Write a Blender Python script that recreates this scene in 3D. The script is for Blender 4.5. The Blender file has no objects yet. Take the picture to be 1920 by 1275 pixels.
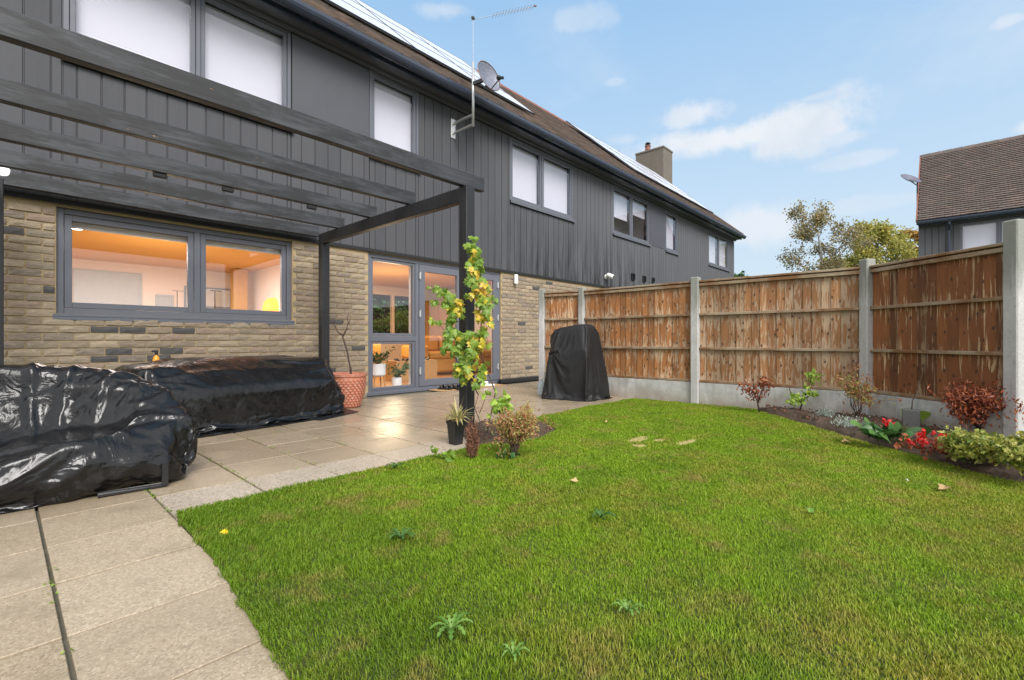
import bpy, math, random
import numpy as np
from mathutils import Vector, Matrix
random.seed(7); np.random.seed(7); rs = np.random.RandomState(11)
SC = bpy.context.scene
# All coordinates below are in camera heights (camera at 1.0); S turns them into metres.
S = 0.86
F = 882.0
RT = np.array([0.676, -0.737, 0.0]); FW = np.array([0.737, 0.676, 0.0])
# ------------------------------------------------------------------ camera
cd = bpy.data.cameras.new('camera'); cam = bpy.data.objects.new('camera', cd)
SC.collection.objects.link(cam); SC.camera = cam
cd.sensor_width = 36; cd.lens = F/1920*36; cd.clip_start = .05; cd.clip_end = 2000
cam.location = (0, 0, S); cam.rotation_euler = (math.radians(90), 0, math.atan2(0.676, 0.737)-math.pi/2)
# ------------------------------------------------------------------ light
SUN_EL, SUN_AZ = math.radians(42), math.radians(-112)      # direction the light comes from, azimuth from +X
sd = bpy.data.lights.new('sun', 'SUN'); sun = bpy.data.objects.new('sun', sd); SC.collection.objects.link(sun)
sd.energy = 2.4; sd.angle = math.radians(30); sd.color = (1.0, .965, .92)
sv = Vector((math.cos(SUN_EL)*math.cos(SUN_AZ), math.cos(SUN_EL)*math.sin(SUN_AZ), math.sin(SUN_EL)))
sun.rotation_euler = sv.to_track_quat('Z', 'Y').to_euler()
SC.view_settings.view_transform = 'Standard'; SC.view_settings.look = 'None'
SC.view_settings.gamma = 1; SC.view_settings.use_curve_mapping = False
SC.view_settings.exposure = 0.85

class N:
    """tiny node-tree helper"""
    def __init__(s, tree): s.t = tree; s.n = tree.nodes; s.l = tree.links
    def node(s, typ, **kw):
        nd = s.n.new(typ)
        for k, v in kw.items(): setattr(nd, k, v)
        return nd
    def put(s, sock, v):
        if v is None: return
        if isinstance(v, bpy.types.NodeSocket): s.l.new(v, sock)
        elif isinstance(v, (tuple, list)) and sock.type == 'RGBA' and len(v) == 3: sock.default_value = (*v, 1)
        else: sock.default_value = v
    def math(s, op, a, b=None, c=None, clamp=False):
        nd = s.node('ShaderNodeMath', operation=op, use_clamp=clamp)
        for i, v in enumerate((a, b, c)):
            if v is not None: s.put(nd.inputs[i], v)
        return nd.outputs[0]
    def vmath(s, op, a, b=None):
        nd = s.node('ShaderNodeVectorMath', operation=op)
        s.put(nd.inputs[0], a)
        if b is not None: s.put(nd.inputs[1], b)
        return nd.outputs['Value'] if op in ('DOT_PRODUCT', 'LENGTH', 'DISTANCE') else nd.outputs[0]
    def scale(s, v, k): return s.vmath('MULTIPLY', v, k)
    def noise(s, vec, scale=5, detail=4, rough=.55, dist=0):
        nd = s.node('ShaderNodeTexNoise'); s.put(nd.inputs['Vector'], vec)
        nd.inputs['Scale'].default_value = scale; nd.inputs['Detail'].default_value = detail
        nd.inputs['Roughness'].default_value = rough; nd.inputs['Distortion'].default_value = dist
        return nd.outputs[0]
    def voro(s, vec, scale=5, out='Distance', feature='F1'):
        nd = s.node('ShaderNodeTexVoronoi', feature=feature); s.put(nd.inputs['Vector'], vec)
        nd.inputs['Scale'].default_value = scale
        return nd.outputs[out]
    def ramp(s, fac, stops, interp='LINEAR'):
        nd = s.node('ShaderNodeValToRGB'); s.put(nd.inputs[0], fac); cr = nd.color_ramp; cr.interpolation = interp
        while len(cr.elements) < len(stops): cr.elements.new(.5)
        for e, (p, c) in zip(cr.elements, stops):
            e.position = p; e.color = (c, c, c, 1) if isinstance(c, (int, float)) else (*c, 1)
        return nd.outputs[0]
    def mix(s, f, a, b, blend='MIX'):
        nd = s.node('ShaderNodeMix', data_type='RGBA', blend_type=blend)
        s.put(nd.inputs[0], f); s.put(nd.inputs[6], a); s.put(nd.inputs[7], b)
        return nd.outputs[2]
    def sep(s, v): return s.node_link('ShaderNodeSeparateXYZ', v).outputs
    def node_link(s, typ, v):
        nd = s.node(typ); s.put(nd.inputs[0], v); return nd
    def comb(s, x, y, z):
        nd = s.node('ShaderNodeCombineXYZ')
        for i, v in enumerate((x, y, z)): s.put(nd.inputs[i], v)
        return nd.outputs[0]
    def bump(s, h, strength=.3, dist=.01, normal=None):
        nd = s.node('ShaderNodeBump'); s.put(nd.inputs['Height'], h)
        nd.inputs['Strength'].default_value = strength; nd.inputs['Distance'].default_value = dist
        if normal is not None: s.put(nd.inputs['Normal'], normal)
        return nd.outputs[0]
    @property
    def pos(s): return s.node('ShaderNodeNewGeometry').outputs['Position']
    @property
    def island(s): return s.node('ShaderNodeNewGeometry').outputs['Random Per Island']
    @property
    def orand(s): return s.node('ShaderNodeObjectInfo').outputs['Random']
    @property
    def obj(s): return s.node('ShaderNodeTexCoord').outputs['Object']
    def attr(s, name): return s.node('ShaderNodeAttribute', attribute_name=name).outputs['Fac']

def px_dir(px, py):
    v = FW + RT*((px-960)/F) + np.array([0, 0, (637.5-py)/F])
    return v/np.linalg.norm(v)
# ------------------------------------------------------------------ sky
W = bpy.data.worlds.new('World'); SC.world = W; W.use_nodes = True
def build_sky():
    t = W.node_tree; t.nodes.clear(); n = N(t)
    sky = n.node('ShaderNodeTexSky', sky_type='NISHITA', sun_disc=False)
    sky.sun_elevation = SUN_EL; sky.sun_rotation = math.pi/2-SUN_AZ; sky.air_density = 1.0; sky.dust_density = 1.2; sky.ozone_density = 1.6
    d = n.node('ShaderNodeTexCoord').outputs['Generated']; d = n.node_link('ShaderNodeVectorMath', d); d.operation = 'NORMALIZE'; d = d.outputs[0]
    x, y, z = n.sep(d)
    # clear-sky colour, whitening towards the horizon with autumn haze
    hz = n.ramp(z, [(0.0, 1.0), (.16, .84), (.36, .52), (.58, .20), (.8, .10)])
    base = n.mix(1.0, sky.outputs[0], (1.05, 1.42, 1.60), 'MULTIPLY')
    base = n.mix(.80, base, (1.55, 3.05, 4.85))
    base = n.mix(hz, base, (3.85, 4.55, 5.10))
    # clouds: a thin broken layer all over, and a few larger banks
    lp = n.comb(n.math('DIVIDE', x, n.math('ADD', z, .22)), n.math('DIVIDE', y, n.math('ADD', z, .22)), 0)
    thin = n.ramp(n.noise(lp, 1.1, 7, .6, .3), [(.54, 0.0), (.74, .55)])
    w1 = n.noise(d, 5.5, 9, .62, .25); w2 = n.noise(n.vmath('ADD', d, (3, 7, 1)), 15, 7, .65, .2)
    wob = n.math('ADD', n.math('MULTIPLY', n.math('SUBTRACT', w1, .5), 2.6), n.math('MULTIPLY', n.math('SUBTRACT', w2, .5), 1.1))
    tot = None
    for px, py, hw, hh, st in ((1330, 262, 200, 34, 1.0), (1490, 238, 110, 52, 1.0), (1300, 215, 95, 32, .85), (1560, 262, 60, 16, .6),
                               (835, 18, 70, 22, .55), (1085, 34, 62, 26, .40), (1890, 40, 42, 20, .6), (1925, 238, 36, 20, .8),
                               (1410, 430, 100, 48, .75), (1155, 153, 22, 9, .35), (1170, 262, 45, 14, .4),
                               (1700, 372, 180, 18, .3), (1530, 182, 40, 9, .5), (1600, 300, 60, 14, .4), (400, 60, 500, 90, .8), (2300, 150, 200, 60, .9)):
        c = px_dir(px, py); e = np.array([-c[1], c[0], 0]); e /= np.linalg.norm(e); u = np.cross(c, e)
        k = np.dot(c, FW)          # tangent-plane scale to angle
        dv = n.vmath('SUBTRACT', d, tuple(c))
        a = n.math('DIVIDE', n.vmath('DOT_PRODUCT', dv, tuple(e)), hw/F*k); b = n.math('DIVIDE', n.vmath('DOT_PRODUCT', dv, tuple(u)), hh/F*k)
        r = n.math('SQRT', n.math('ADD', n.math('MULTIPLY', a, a), n.math('MULTIPLY', b, b)))
        m = n.math('MULTIPLY', n.ramp(n.math('MULTIPLY', n.math('SUBTRACT', r, n.math('ADD', wob, .1)), .5), [(.14, 1.0), (.50, 0.0)], 'EASE'), st)
        tot = m if tot is None else n.math('MAXIMUM', tot, m)
    cl = n.math('MAXIMUM', tot, n.math('MULTIPLY', thin, .55))
    shade = n.ramp(n.noise(d, 9, 5, .6), [(.35, (4.2, 4.55, 5.0)), (.6, (4.9, 5.05, 5.3))])
    col = n.mix(n.math('MULTIPLY', cl, .92), base, shade)
    # unseen bank of bright cloud on the sun's side, added for neutral fill light
    fw = n.math('ADD', n.vmath('DOT_PRODUCT', d, tuple(FW)), n.math('MULTIPLY', n.math('SUBTRACT', n.noise(d, 2.2, 6, .6), .5), .5))
    bank = n.ramp(fw, [(.0, 1.0), (.30, .0)]); fill_bankc = n.mix(n.noise(d, 3.5, 6, .6), (6.0, 6.3, 6.8), (9.2, 9.3, 9.5))
    col = n.mix(bank, col, fill_bankc)
    below = n.ramp(z, [(.48, 1.0), (.5, 0.0)]); zz = n.math('MULTIPLY_ADD', z, .5, .5)
    bg = n.node('ShaderNodeBackground'); n.put(bg.inputs[0], col); bg.inputs[1].default_value = .1
    out = n.node('ShaderNodeOutputWorld'); n.l.new(bg.outputs[0], out.inputs[0])
build_sky()

# ------------------------------------------------------------------ mesh helpers
def c2w(px, py, z):
    """point at forward distance z seen at photo position (used to lay things out)"""
    return RT*((px-960)/F*z) + FW*z + np.array([0, 0, 1+(637.5-py)/F*z])
def ground(px, py): return c2w(px, py, F/(py-637.5))

class MB:
    def __init__(s): s.V = []; s.Fc = []; s.M = []; s.nv = 0
    def add(s, V, Fc, m=0):
        V = np.asarray(V, float); s.V.append(V); s.Fc += [[i+s.nv for i in f] for f in Fc]; s.M += [m]*len(Fc); s.nv += len(V); return s
    def box(s, x0, x1, y0, y1, z0, z1, m=0):
        return s.add([(x0,y0,z0),(x1,y0,z0),(x1,y1,z0),(x0,y1,z0),(x0,y0,z1),(x1,y0,z1),(x1,y1,z1),(x0,y1,z1)],
                     [(0,3,2,1),(4,5,6,7),(0,1,5,4),(1,2,6,5),(2,3,7,6),(3,0,4,7)], m)
    def bbox(s, x0, x1, y0, y1, z0, z1, b=.004, m=0):
        """box with chamfered long and short edges"""
        P = []
        for z in (z0, z1):
            for (i, j) in ((0,0),(1,0),(1,1),(0,1)):
                X, Y = (x0, x1)[i], (y0, y1)[j]; sx, sy = (1, -1)[i], (1, -1)[j]; sz = 1 if z == z0 else -1
                P += [(X+sx*b, Y+sy*b, z), (X+sx*b, Y, z+sz*b), (X, Y+sy*b, z+sz*b)]
        q = lambda c, k: c*3+k
        Fs = [[q(3,0),q(2,0),q(1,0),q(0,0)], [q(4,0),q(5,0),q(6,0),q(7,0)],
              [q(0,1),q(1,1),q(5,1),q(4,1)], [q(2,1),q(3,1),q(7,1),q(6,1)], [q(1,2),q(2,2),q(6,2),q(5,2)], [q(3,2),q(0,2),q(4,2),q(7,2)],
              [q(0,0),q(1,0),q(1,1),q(0,1)], [q(2,0),q(3,0),q(3,1),q(2,1)], [q(1,0),q(2,0),q(2,2),q(1,2)], [q(3,0),q(0,0),q(0,2),q(3,2)],
              [q(5,0),q(4,0),q(4,1),q(5,1)], [q(7,0),q(6,0),q(6,1),q(7,1)], [q(6,0),q(5,0),q(5,2),q(6,2)], [q(4,0),q(7,0),q(7,2),q(4,2)],
              [q(0,1),q(4,1),q(4,2),q(0,2)], [q(5,1),q(1,1),q(1,2),q(5,2)], [q(2,1),q(6,1),q(6,2),q(2,2)], [q(7,1),q(3,1),q(3,2),q(7,2)]]
        for a in range(8): Fs.append([q(a,0),q(a,1),q(a,2)] if a in (0,2,5,7) else [q(a,0),q(a,2),q(a,1)])
        return s.add(P, Fs, m)
    def hexa(s, P, m=0): return s.add(P, [(0,3,2,1),(4,5,6,7),(0,1,5,4),(1,2,6,5),(2,3,7,6),(3,0,4,7)], m)
    def bar(s, a, b, w, h, m=0, up=(0,0,1)):
        a, b = np.array(a, float), np.array(b, float); d = b-a; d /= np.linalg.norm(d); up = np.array(up, float)
        r = np.cross(d, up); r /= np.linalg.norm(r); u = np.cross(r, d); r *= w/2; u *= h/2
        return s.hexa([a-r-u, a+r-u, b+r-u, b-r-u, a-r+u, a+r+u, b+r+u, b-r+u], m)
    def tube(s, P, R, n=8, m=0, cap=True):
        P = [np.array(p, float) for p in P]; R = [R]*len(P) if isinstance(R, (int, float)) else R
        V = []; Fs = []; ref = np.array([.3, .2, .93])
        for i, p in enumerate(P):
            d = P[min(i+1, len(P)-1)]-P[max(i-1, 0)]; d /= (np.linalg.norm(d)+1e-9)
            r = np.cross(d, ref); 
            if np.linalg.norm(r) < .1: r = np.cross(d, (1, 0, 0))
            r /= np.linalg.norm(r); u = np.cross(d, r)
            for k in range(n): a = 2*math.pi*k/n; V.append(p+R[i]*(math.cos(a)*r+math.sin(a)*u))
        for i in range(len(P)-1):
            for k in range(n): Fs.append((i*n+k, i*n+(k+1)%n, (i+1)*n+(k+1)%n, (i+1)*n+k))
        if cap: Fs.append(tuple(range(n))[::-1]); Fs.append(tuple((len(P)-1)*n+k for k in range(n)))
        return s.add(V, Fs, m)
    def lathe(s, prof, c, n=32, m=0, axis=None):
        V = []; Fs = []; c = np.array(c, float)
        R = np.eye(3) if axis is None else np.array(Vector(axis).to_track_quat('Z', 'Y').to_matrix())
        for r, z in prof:
            for k in range(n): a = 2*math.pi*k/n; V.append(c+R@np.array([r*math.cos(a), r*math.sin(a), z]))
        for i in range(len(prof)-1):
            for k in range(n): Fs.append((i*n+k, i*n+(k+1)%n, (i+1)*n+(k+1)%n, (i+1)*n+k))
        if prof[0][0] > 1e-6: Fs.append(tuple(range(n))[::-1])
        if prof[-1][0] > 1e-6: Fs.append(tuple((len(prof)-1)*n+k for k in range(n)))
        return s.add(V, Fs, m)
    def frame(s, x0, x1, z0, z1, y0, y1, w, m=0, sides=(1,1,1,1)):
        """rectangular frame in the XZ plane; bars of width w butted end to end"""
        b = w
        s.bbox(x0, x0+b, y0, y1, z0, z1, .004, m); s.bbox(x1-b, x1, y0, y1, z0, z1, .004, m)
        s.bbox(x0+b+.0005, x1-b-.0005, y0+.001, y1-.001, z0, z0+b, .004, m); s.bbox(x0+b+.0005, x1-b-.0005, y0+.001, y1-.001, z1-b, z1, .004, m); return s
    def wall(s, x0, x1, z0, z1, y0, y1, holes, m=0):
        xs = sorted({x0, x1, *[h[0] for h in holes], *[h[1] for h in holes]}); zs = sorted({z0, z1, *[h[2] for h in holes], *[h[3] for h in holes]})
        xs = [x for x in xs if x0 <= x <= x1]; zs = [z for z in zs if z0 <= z <= z1]
        for i in range(len(xs)-1):
            run = None
            for j in range(len(zs)-1):
                cx, cz = (xs[i]+xs[i+1])/2, (zs[j]+zs[j+1])/2
                if any(h[0] < cx < h[1] and h[2] < cz < h[3] for h in holes):
                    if run is not None: s.box(xs[i], xs[i+1], y0, y1, run, zs[j], m); run = None
                elif run is None: run = zs[j]
            if run is not None: s.box(xs[i], xs[i+1], y0, y1, run, z1, m)
        return s
    def build(s, name, mat, parent=None, **kw):
        return mesh_obj(name, np.concatenate(s.V), s.Fc, mat, parent, mi=s.M, **kw)

XF = None       # optional world transform (3x3, t) applied while building a turned building
def mk_mesh(name, V, Fc, mats, mi=None, smooth=False):
    me = bpy.data.meshes.new(name); V = np.ascontiguousarray(V, dtype=np.float32)*S
    me.vertices.add(len(V)); me.vertices.foreach_set('co', V.ravel())
    if isinstance(Fc, np.ndarray): lens = np.full(len(Fc), Fc.shape[1], np.int32); flat = Fc.ravel().astype(np.int32)
    else: lens = np.fromiter((len(f) for f in Fc), np.int32, len(Fc)); flat = np.fromiter((i for f in Fc for i in f), np.int32)
    me.loops.add(len(flat)); me.loops.foreach_set('vertex_index', flat)
    me.polygons.add(len(lens)); st = np.zeros(len(lens), np.int32); st[1:] = np.cumsum(lens)[:-1]
    me.polygons.foreach_set('loop_start', st)
    for m in (mats if isinstance(mats, (list, tuple)) else [mats]): me.materials.append(m)
    if mi is not None and len(set(mi)) > 1: me.polygons.foreach_set('material_index', np.array(mi, np.int32))
    me.polygons.foreach_set('use_smooth', np.full(len(lens), smooth, bool))
    me.update(calc_edges=True)
    return me
WORG = {}
def link(name, me, org, parent=None, kind=None, label=None):
    o = bpy.data.objects.new(name, me); SC.collection.objects.link(o)
    org = np.array(org, float); WORG[o.name] = org
    if parent is not None: o.parent = parent; o.location = Vector((org-WORG[parent.name])*S)
    else: o.location = Vector(org*S)
    if kind: o['kind'] = kind
    if label: o['label'] = label
    return o
def mesh_obj(name, V, Fc, mat, parent=None, org=None, smooth=False, kind=None, mi=None, label=None):
    V = np.asarray(V, float)
    if XF is not None: V = V@XF[0].T+XF[1]
    if org is None: org = np.array([(V[:,0].min()+V[:,0].max())/2, (V[:,1].min()+V[:,1].max())/2, V[:,2].min()])
    return link(name, mk_mesh(name, V-org, Fc, mat, mi, smooth), org, parent, kind, label)
def shared(name, me, org, parent=None, rz=0, **kw):
    org = np.array(org, float)
    o = link(name, me, org, parent, **kw); o.rotation_euler[2] = rz; return o
def thing(name, label, cat, org, group=None):
    o = link(name, None, org); o.empty_display_size = .1; o['label'] = label; o['category'] = cat
    if group: o['group'] = group
    return o
def tag(o, label, cat, group=None):
    o['label'] = label; o['category'] = cat
    if group: o['group'] = group
    return o

# ------------------------------------------------------------------ materials
def mat(name, fn):
    m = bpy.data.materials.new(name); m.use_nodes = True; t = m.node_tree; t.nodes.clear(); n = N(t)
    out = n.node('ShaderNodeOutputMaterial'); b = n.node('ShaderNodeBsdfPrincipled'); n.l.new(b.outputs[0], out.inputs[0])
    r = fn(n, b)
    if r is not None: n.l.new(r, out.inputs[0])
    return m
def setp(n, b, col=None, rough=None, normal=None, metal=None, spec=None, emit=None, es=None):
    n.put(b.inputs['Base Color'], col); n.put(b.inputs['Roughness'], rough); n.put(b.inputs['Normal'], normal); n.put(b.inputs['Metallic'], metal)
    n.put(b.inputs['Specular IOR Level'], spec)
    if emit is not None: n.put(b.inputs['Emission Color'], emit); n.put(b.inputs['Emission Strength'], es)
def plain(name, col, rough=.5, metal=0., var=.12, scale=12, bump=.1, spec=.5, dirt=None):
    def fn(n, b):
        nz = n.noise(n.obj, scale, 5, .6); f = n.noise(n.obj, scale*9, 3, .6)
        c = n.mix(nz, tuple(v*(1-var) for v in col), tuple(min(1, v*(1+var)) for v in col))
        if dirt: c = n.mix(n.ramp(n.noise(n.obj, scale*.5, 6, .65), [(.5, 0.0), (.72, .6)]), c, dirt)
        setp(n, b, c, n.math('MULTIPLY_ADD', nz, .12, rough-.06), n.bump(n.math('ADD', nz, f), bump, .004), metal, spec)
    return mat(name, fn)

def m_brick(n, b):
    # per-brick tone: buff, grey-buff and warm; rough struck face
    r = n.math('FRACT', n.math('ADD', n.orand, n.island)); o = n.vmath('ADD', n.pos, n.comb(n.math('MULTIPLY', r, 31), r, r))
    c = n.ramp(r, [(0, (.235, .185, .13)), (.2, (.33, .265, .18)), (.4, (.205, .17, .135)), (.6, (.38, .305, .21)), (.8, (.27, .21, .145)), (1, (.31, .225, .165))])
    sz = n.vmath('MULTIPLY', o, (9, 9, 26)); nz = n.noise(sz, 1.6, 6, .7, .8)
    c = n.mix(n.ramp(nz, [(.3, .55), (.5, 0.0)]), c, (.16, .125, .10)); c = n.mix(n.ramp(nz, [(.55, 0.0), (.75, .5)]), c, (.50, .43, .33))
    damp = n.ramp(n.noise(n.pos, .9, 3, .5), [(.4, 0.0), (.65, .22)]); c = n.mix(damp, c, (.13, .10, .08))
    setp(n, b, c, .82, n.bump(n.math('ADD', nz, n.math('MULTIPLY', n.noise(o, 60, 4, .7), .4)), .9, .012))
M_BRICK = mat('buff_brick', m_brick)
def m_dbrick(n, b):
    nz = n.noise(n.pos, 25, 5, .7)
    setp(n, b, n.mix(nz, (.04, .039, .038), (.095, .09, .088)), .7, n.bump(nz, .7, .01))
M_DBRICK = mat('dark_brick', m_dbrick)
def m_mortar(n, b):
    nz = n.noise(n.pos, 40, 6, .7); c = n.mix(nz, (.30, .225, .125), (.46, .35, .20))
    c = n.mix(n.ramp(n.noise(n.pos, 1.3, 4, .6), [(.45, 0.0), (.7, .5)]), c, (.25, .20, .13))
    setp(n, b, c, .9, n.bump(nz, .6, .006))
M_MORTAR = mat('mortar', m_mortar)
def m_clad(n, b):
    r = n.orand; x, y, z = n.sep(n.pos); o = n.vmath('ADD', n.pos, n.comb(0, 0, n.math('MULTIPLY', r, 40)))
    g = n.noise(n.vmath('MULTIPLY', o, (38, 38, 1.4)), 1, 6, .65)
    c = n.mix(g, (.046, .047, .053), (.086, .087, .095)); c = n.mix(n.math('MULTIPLY', r, .4), c, (.096, .097, .105))
    # paler towards the far end, with rain streaks running up from the bottom edge
    c = n.mix(n.ramp(n.math('MULTIPLY', x, .05), [(.28, 0.0), (.55, .55)]), c, (.125, .127, .138))
    st = n.noise(n.comb(n.math('MULTIPLY', x, 6.5), 0, n.math('MULTIPLY', z, .45)), 1, 5, .75)
    zone = n.math('MULTIPLY', n.ramp(n.math('MULTIPLY', x, .05), [(.30, 0.0), (.40, .9), (.56, 1.0), (.72, .2)]), n.ramp(n.math('MULTIPLY', z, .25), [(.55, 1.0), (.98, .0)]))
    c = n.mix(n.math('MULTIPLY', n.ramp(st, [(.42, 0.0), (.58, 1.0)]), zone), c, (.008, .008, .009))
    setp(n, b, c, n.math('MULTIPLY_ADD', g, .25, .55), n.bump(g, .35, .004), spec=.28)
M_CLAD = mat('charcoal_stained_timber', m_clad)
M_MEMB = plain('black_membrane', (.012, .012, .013), .8)
M_PANEL = plain('grey_flat_panel', (.068, .070, .082), .45, var=.2, scale=2.5, bump=.04)
M_FRAME = plain('anthracite_frame', (.115, .122, .145), .38, var=.05, bump=.02)
M_GUTTER = plain('black_gutter', (.040, .050, .078), .26, var=.1, bump=.02)
M_SOFFIT = plain('grey_soffit', (.085, .085, .10), .5, var=.08)
def m_tile(n, b):
    r = n.island; c = n.ramp(r, [(0, (.13, .10, .09)), (.3, (.24, .18, .155)), (.55, (.19, .17, .155)), (.8, (.31, .225, .185)), (1, (.14, .125, .12))])
    nz = n.noise(n.pos, 14, 6, .7); c = n.mix(n.ramp(nz, [(.5, 0.0), (.7, .6)]), c, (.20, .17, .13))
    setp(n, b, c, .62, n.bump(n.noise(n.pos, 60, 4, .7), .5, .006))
M_TILE = mat('clay_roof_tile', m_tile)
M_TILE_DARK = mat('plum_roof_tile', lambda n, b: setp(n, b, n.mix(n.noise(n.pos, 12, 5, .7), n.ramp(n.island, [(0, (.085, .055, .052)), (.35, (.14, .088, .078)), (.6, (.10, .082, .078)), (.8, (.18, .11, .092)), (1, (.085, .07, .068))]), (.11, .09, .07)), .7))
M_RIDGE = plain('red_ridge_tile', (.22, .085, .055), .7, var=.3, scale=6)
M_SOLAR = plain('sky_reflection_solar_glass', (.64, .64, .70), .22, var=.05, scale=1.2, bump=.01, spec=.8)  # white sky reflection painted in as a pale base colour
M_SOLARF = plain('solar_frame', (.05, .05, .06), .5)
M_TILE2 = None
def m_glass(n, b):
    tr = n.node('ShaderNodeBsdfTransparent'); tr.inputs[0].default_value = (.97, .97, .98, 1)
    gl = n.node('ShaderNodeBsdfGlossy'); gl.inputs['Roughness'].default_value = .015; gl.inputs[0].default_value = (.95, .97, 1, 1)
    fr = n.node('ShaderNodeFresnel'); fr.inputs[0].default_value = 1.52
    bf = n.node('ShaderNodeNewGeometry').outputs['Backfacing']; f = n.math('MULTIPLY', n.math('MULTIPLY_ADD', fr.outputs[0], 1.5, .02, True), n.math('SUBTRACT', 1., bf))
    mx = n.node('ShaderNodeMixShader'); n.put(mx.inputs[0], f); n.l.new(tr.outputs[0], mx.inputs[1]); n.l.new(gl.outputs[0], mx.inputs[2])
    return mx.outputs[0]
M_GLASS = mat('window_glass', m_glass)
M_BLIND = plain('white_blind', (.66, .65, .715), .5, var=.02)
M_WHITE = plain('white_plastic', (.78, .78, .76), .4, var=.04)
M_BLACK = plain('black_plastic', (.015, .015, .016), .35, var=.2)
def m_pergola(n, b):
    r = n.orand; o = n.vmath('ADD', n.obj, n.comb(n.math('MULTIPLY', r, 17), r, r))
    g = n.noise(n.vmath('MULTIPLY', o, (1.6, 30, 30)), 1, 7, .7, .6)
    c = n.mix(n.ramp(g, [(.3, 0.0), (.7, 1.0)]), (.009, .010, .012), (.062, .066, .074))
    big = n.noise(n.vmath('MULTIPLY', o, (2.4, 6, 9)), 1, 5, .7); c = n.mix(n.ramp(big, [(.42, 0.0), (.56, .85)]), c, (.012, .012, .013))
    chip = n.ramp(n.noise(n.vmath('MULTIPLY', o, (3.2, 10, 13)), 1, 5, .75), [(.70, 0.0), (.72, .9)]); c = n.mix(chip, c, (.42, .24, .12))
    setp(n, b, c, n.math('MULTIPLY_ADD', big, .3, .42), n.bump(g, .45, .006))
M_PERG = mat('charcoal_painted_beam', m_pergola)
def m_pergpost(n, b):
    g = n.noise(n.vmath('MULTIPLY', n.obj, (34, 34, 1.8)), 1, 7, .7, .6)
    c = n.mix(n.ramp(g, [(.3, 0.0), (.75, 1.0)]), (.006, .006, .007), (.024, .025, .028))
    setp(n, b, c, .5, n.bump(g, .4, .006))
M_POST = mat('black_painted_post', m_pergpost)
def m_conc(n, b):
    z = n.noise(n.pos, 5, 6, .65); f = n.voro(n.pos, 90); x, y, zz = n.sep(n.pos)
    c = n.mix(n.ramp(z, [(.3, 0.0), (.7, 1.0)]), (.36, .355, .335), (.56, .555, .53))
    st = n.noise(n.vmath('MULTIPLY', n.pos, (9, 9, 1.2)), 1, 6, .7)
    c = n.mix(n.ramp(st, [(.5, 0.0), (.66, .55)]), c, (.24, .245, .225))
    soil = n.ramp(n.math('ADD', zz, n.math('MULTIPLY', z, .25)), [(.12, .75), (.34, 0.0)]); c = n.mix(soil, c, (.30, .24, .17))
    wet = n.ramp(n.math('ADD', zz, n.math('MULTIPLY', st, .5)), [(.0, 0.0), (1, 0.0)])
    setp(n, b, c, .8, n.bump(n.math('ADD', z, n.math('MULTIPLY', f, .5)), .5, .005))
M_CONC = mat('precast_concrete', m_conc)
def m_concpost(n, b):
    # posts: rain-darkened greenish tops, pale below
    z = n.noise(n.pos, 6, 6, .65); x, y, zz = n.sep(n.pos); st = n.noise(n.vmath('MULTIPLY', n.pos, (14, 14, 2.0)), 1, 6, .7)
    c = n.mix(z, (.33, .325, .31), (.58, .57, .55)); c = n.mix(n.ramp(n.noise(n.pos, 26, 5, .7), [(.5, 0.0), (.7, .5)]), c, (.30, .29, .26))
    top = n.ramp(n.math('ADD', zz, n.math('MULTIPLY', st, 1.1)), [(.0, 0.0), (.9, 0.0), (1.0, 0.0)])
    t2 = n.math('SMOOTH_MIN', n.math('MAXIMUM', n.math('MULTIPLY', n.math('SUBTRACT', n.math('ADD', zz, n.math('MULTIPLY', st, 1.1)), 1.75), 2.4), 0.), .75, .1)
    c = n.mix(t2, c, (.19, .20, .165)); c = n.mix(n.ramp(st, [(.55, 0.0), (.7, .4)]), c, (.27, .27, .25))
    setp(n, b, c, .8, n.bump(n.math('ADD', z, n.voro(n.pos, 80)), .45, .004))
M_CPOST = mat('concrete_post', m_concpost)
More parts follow.
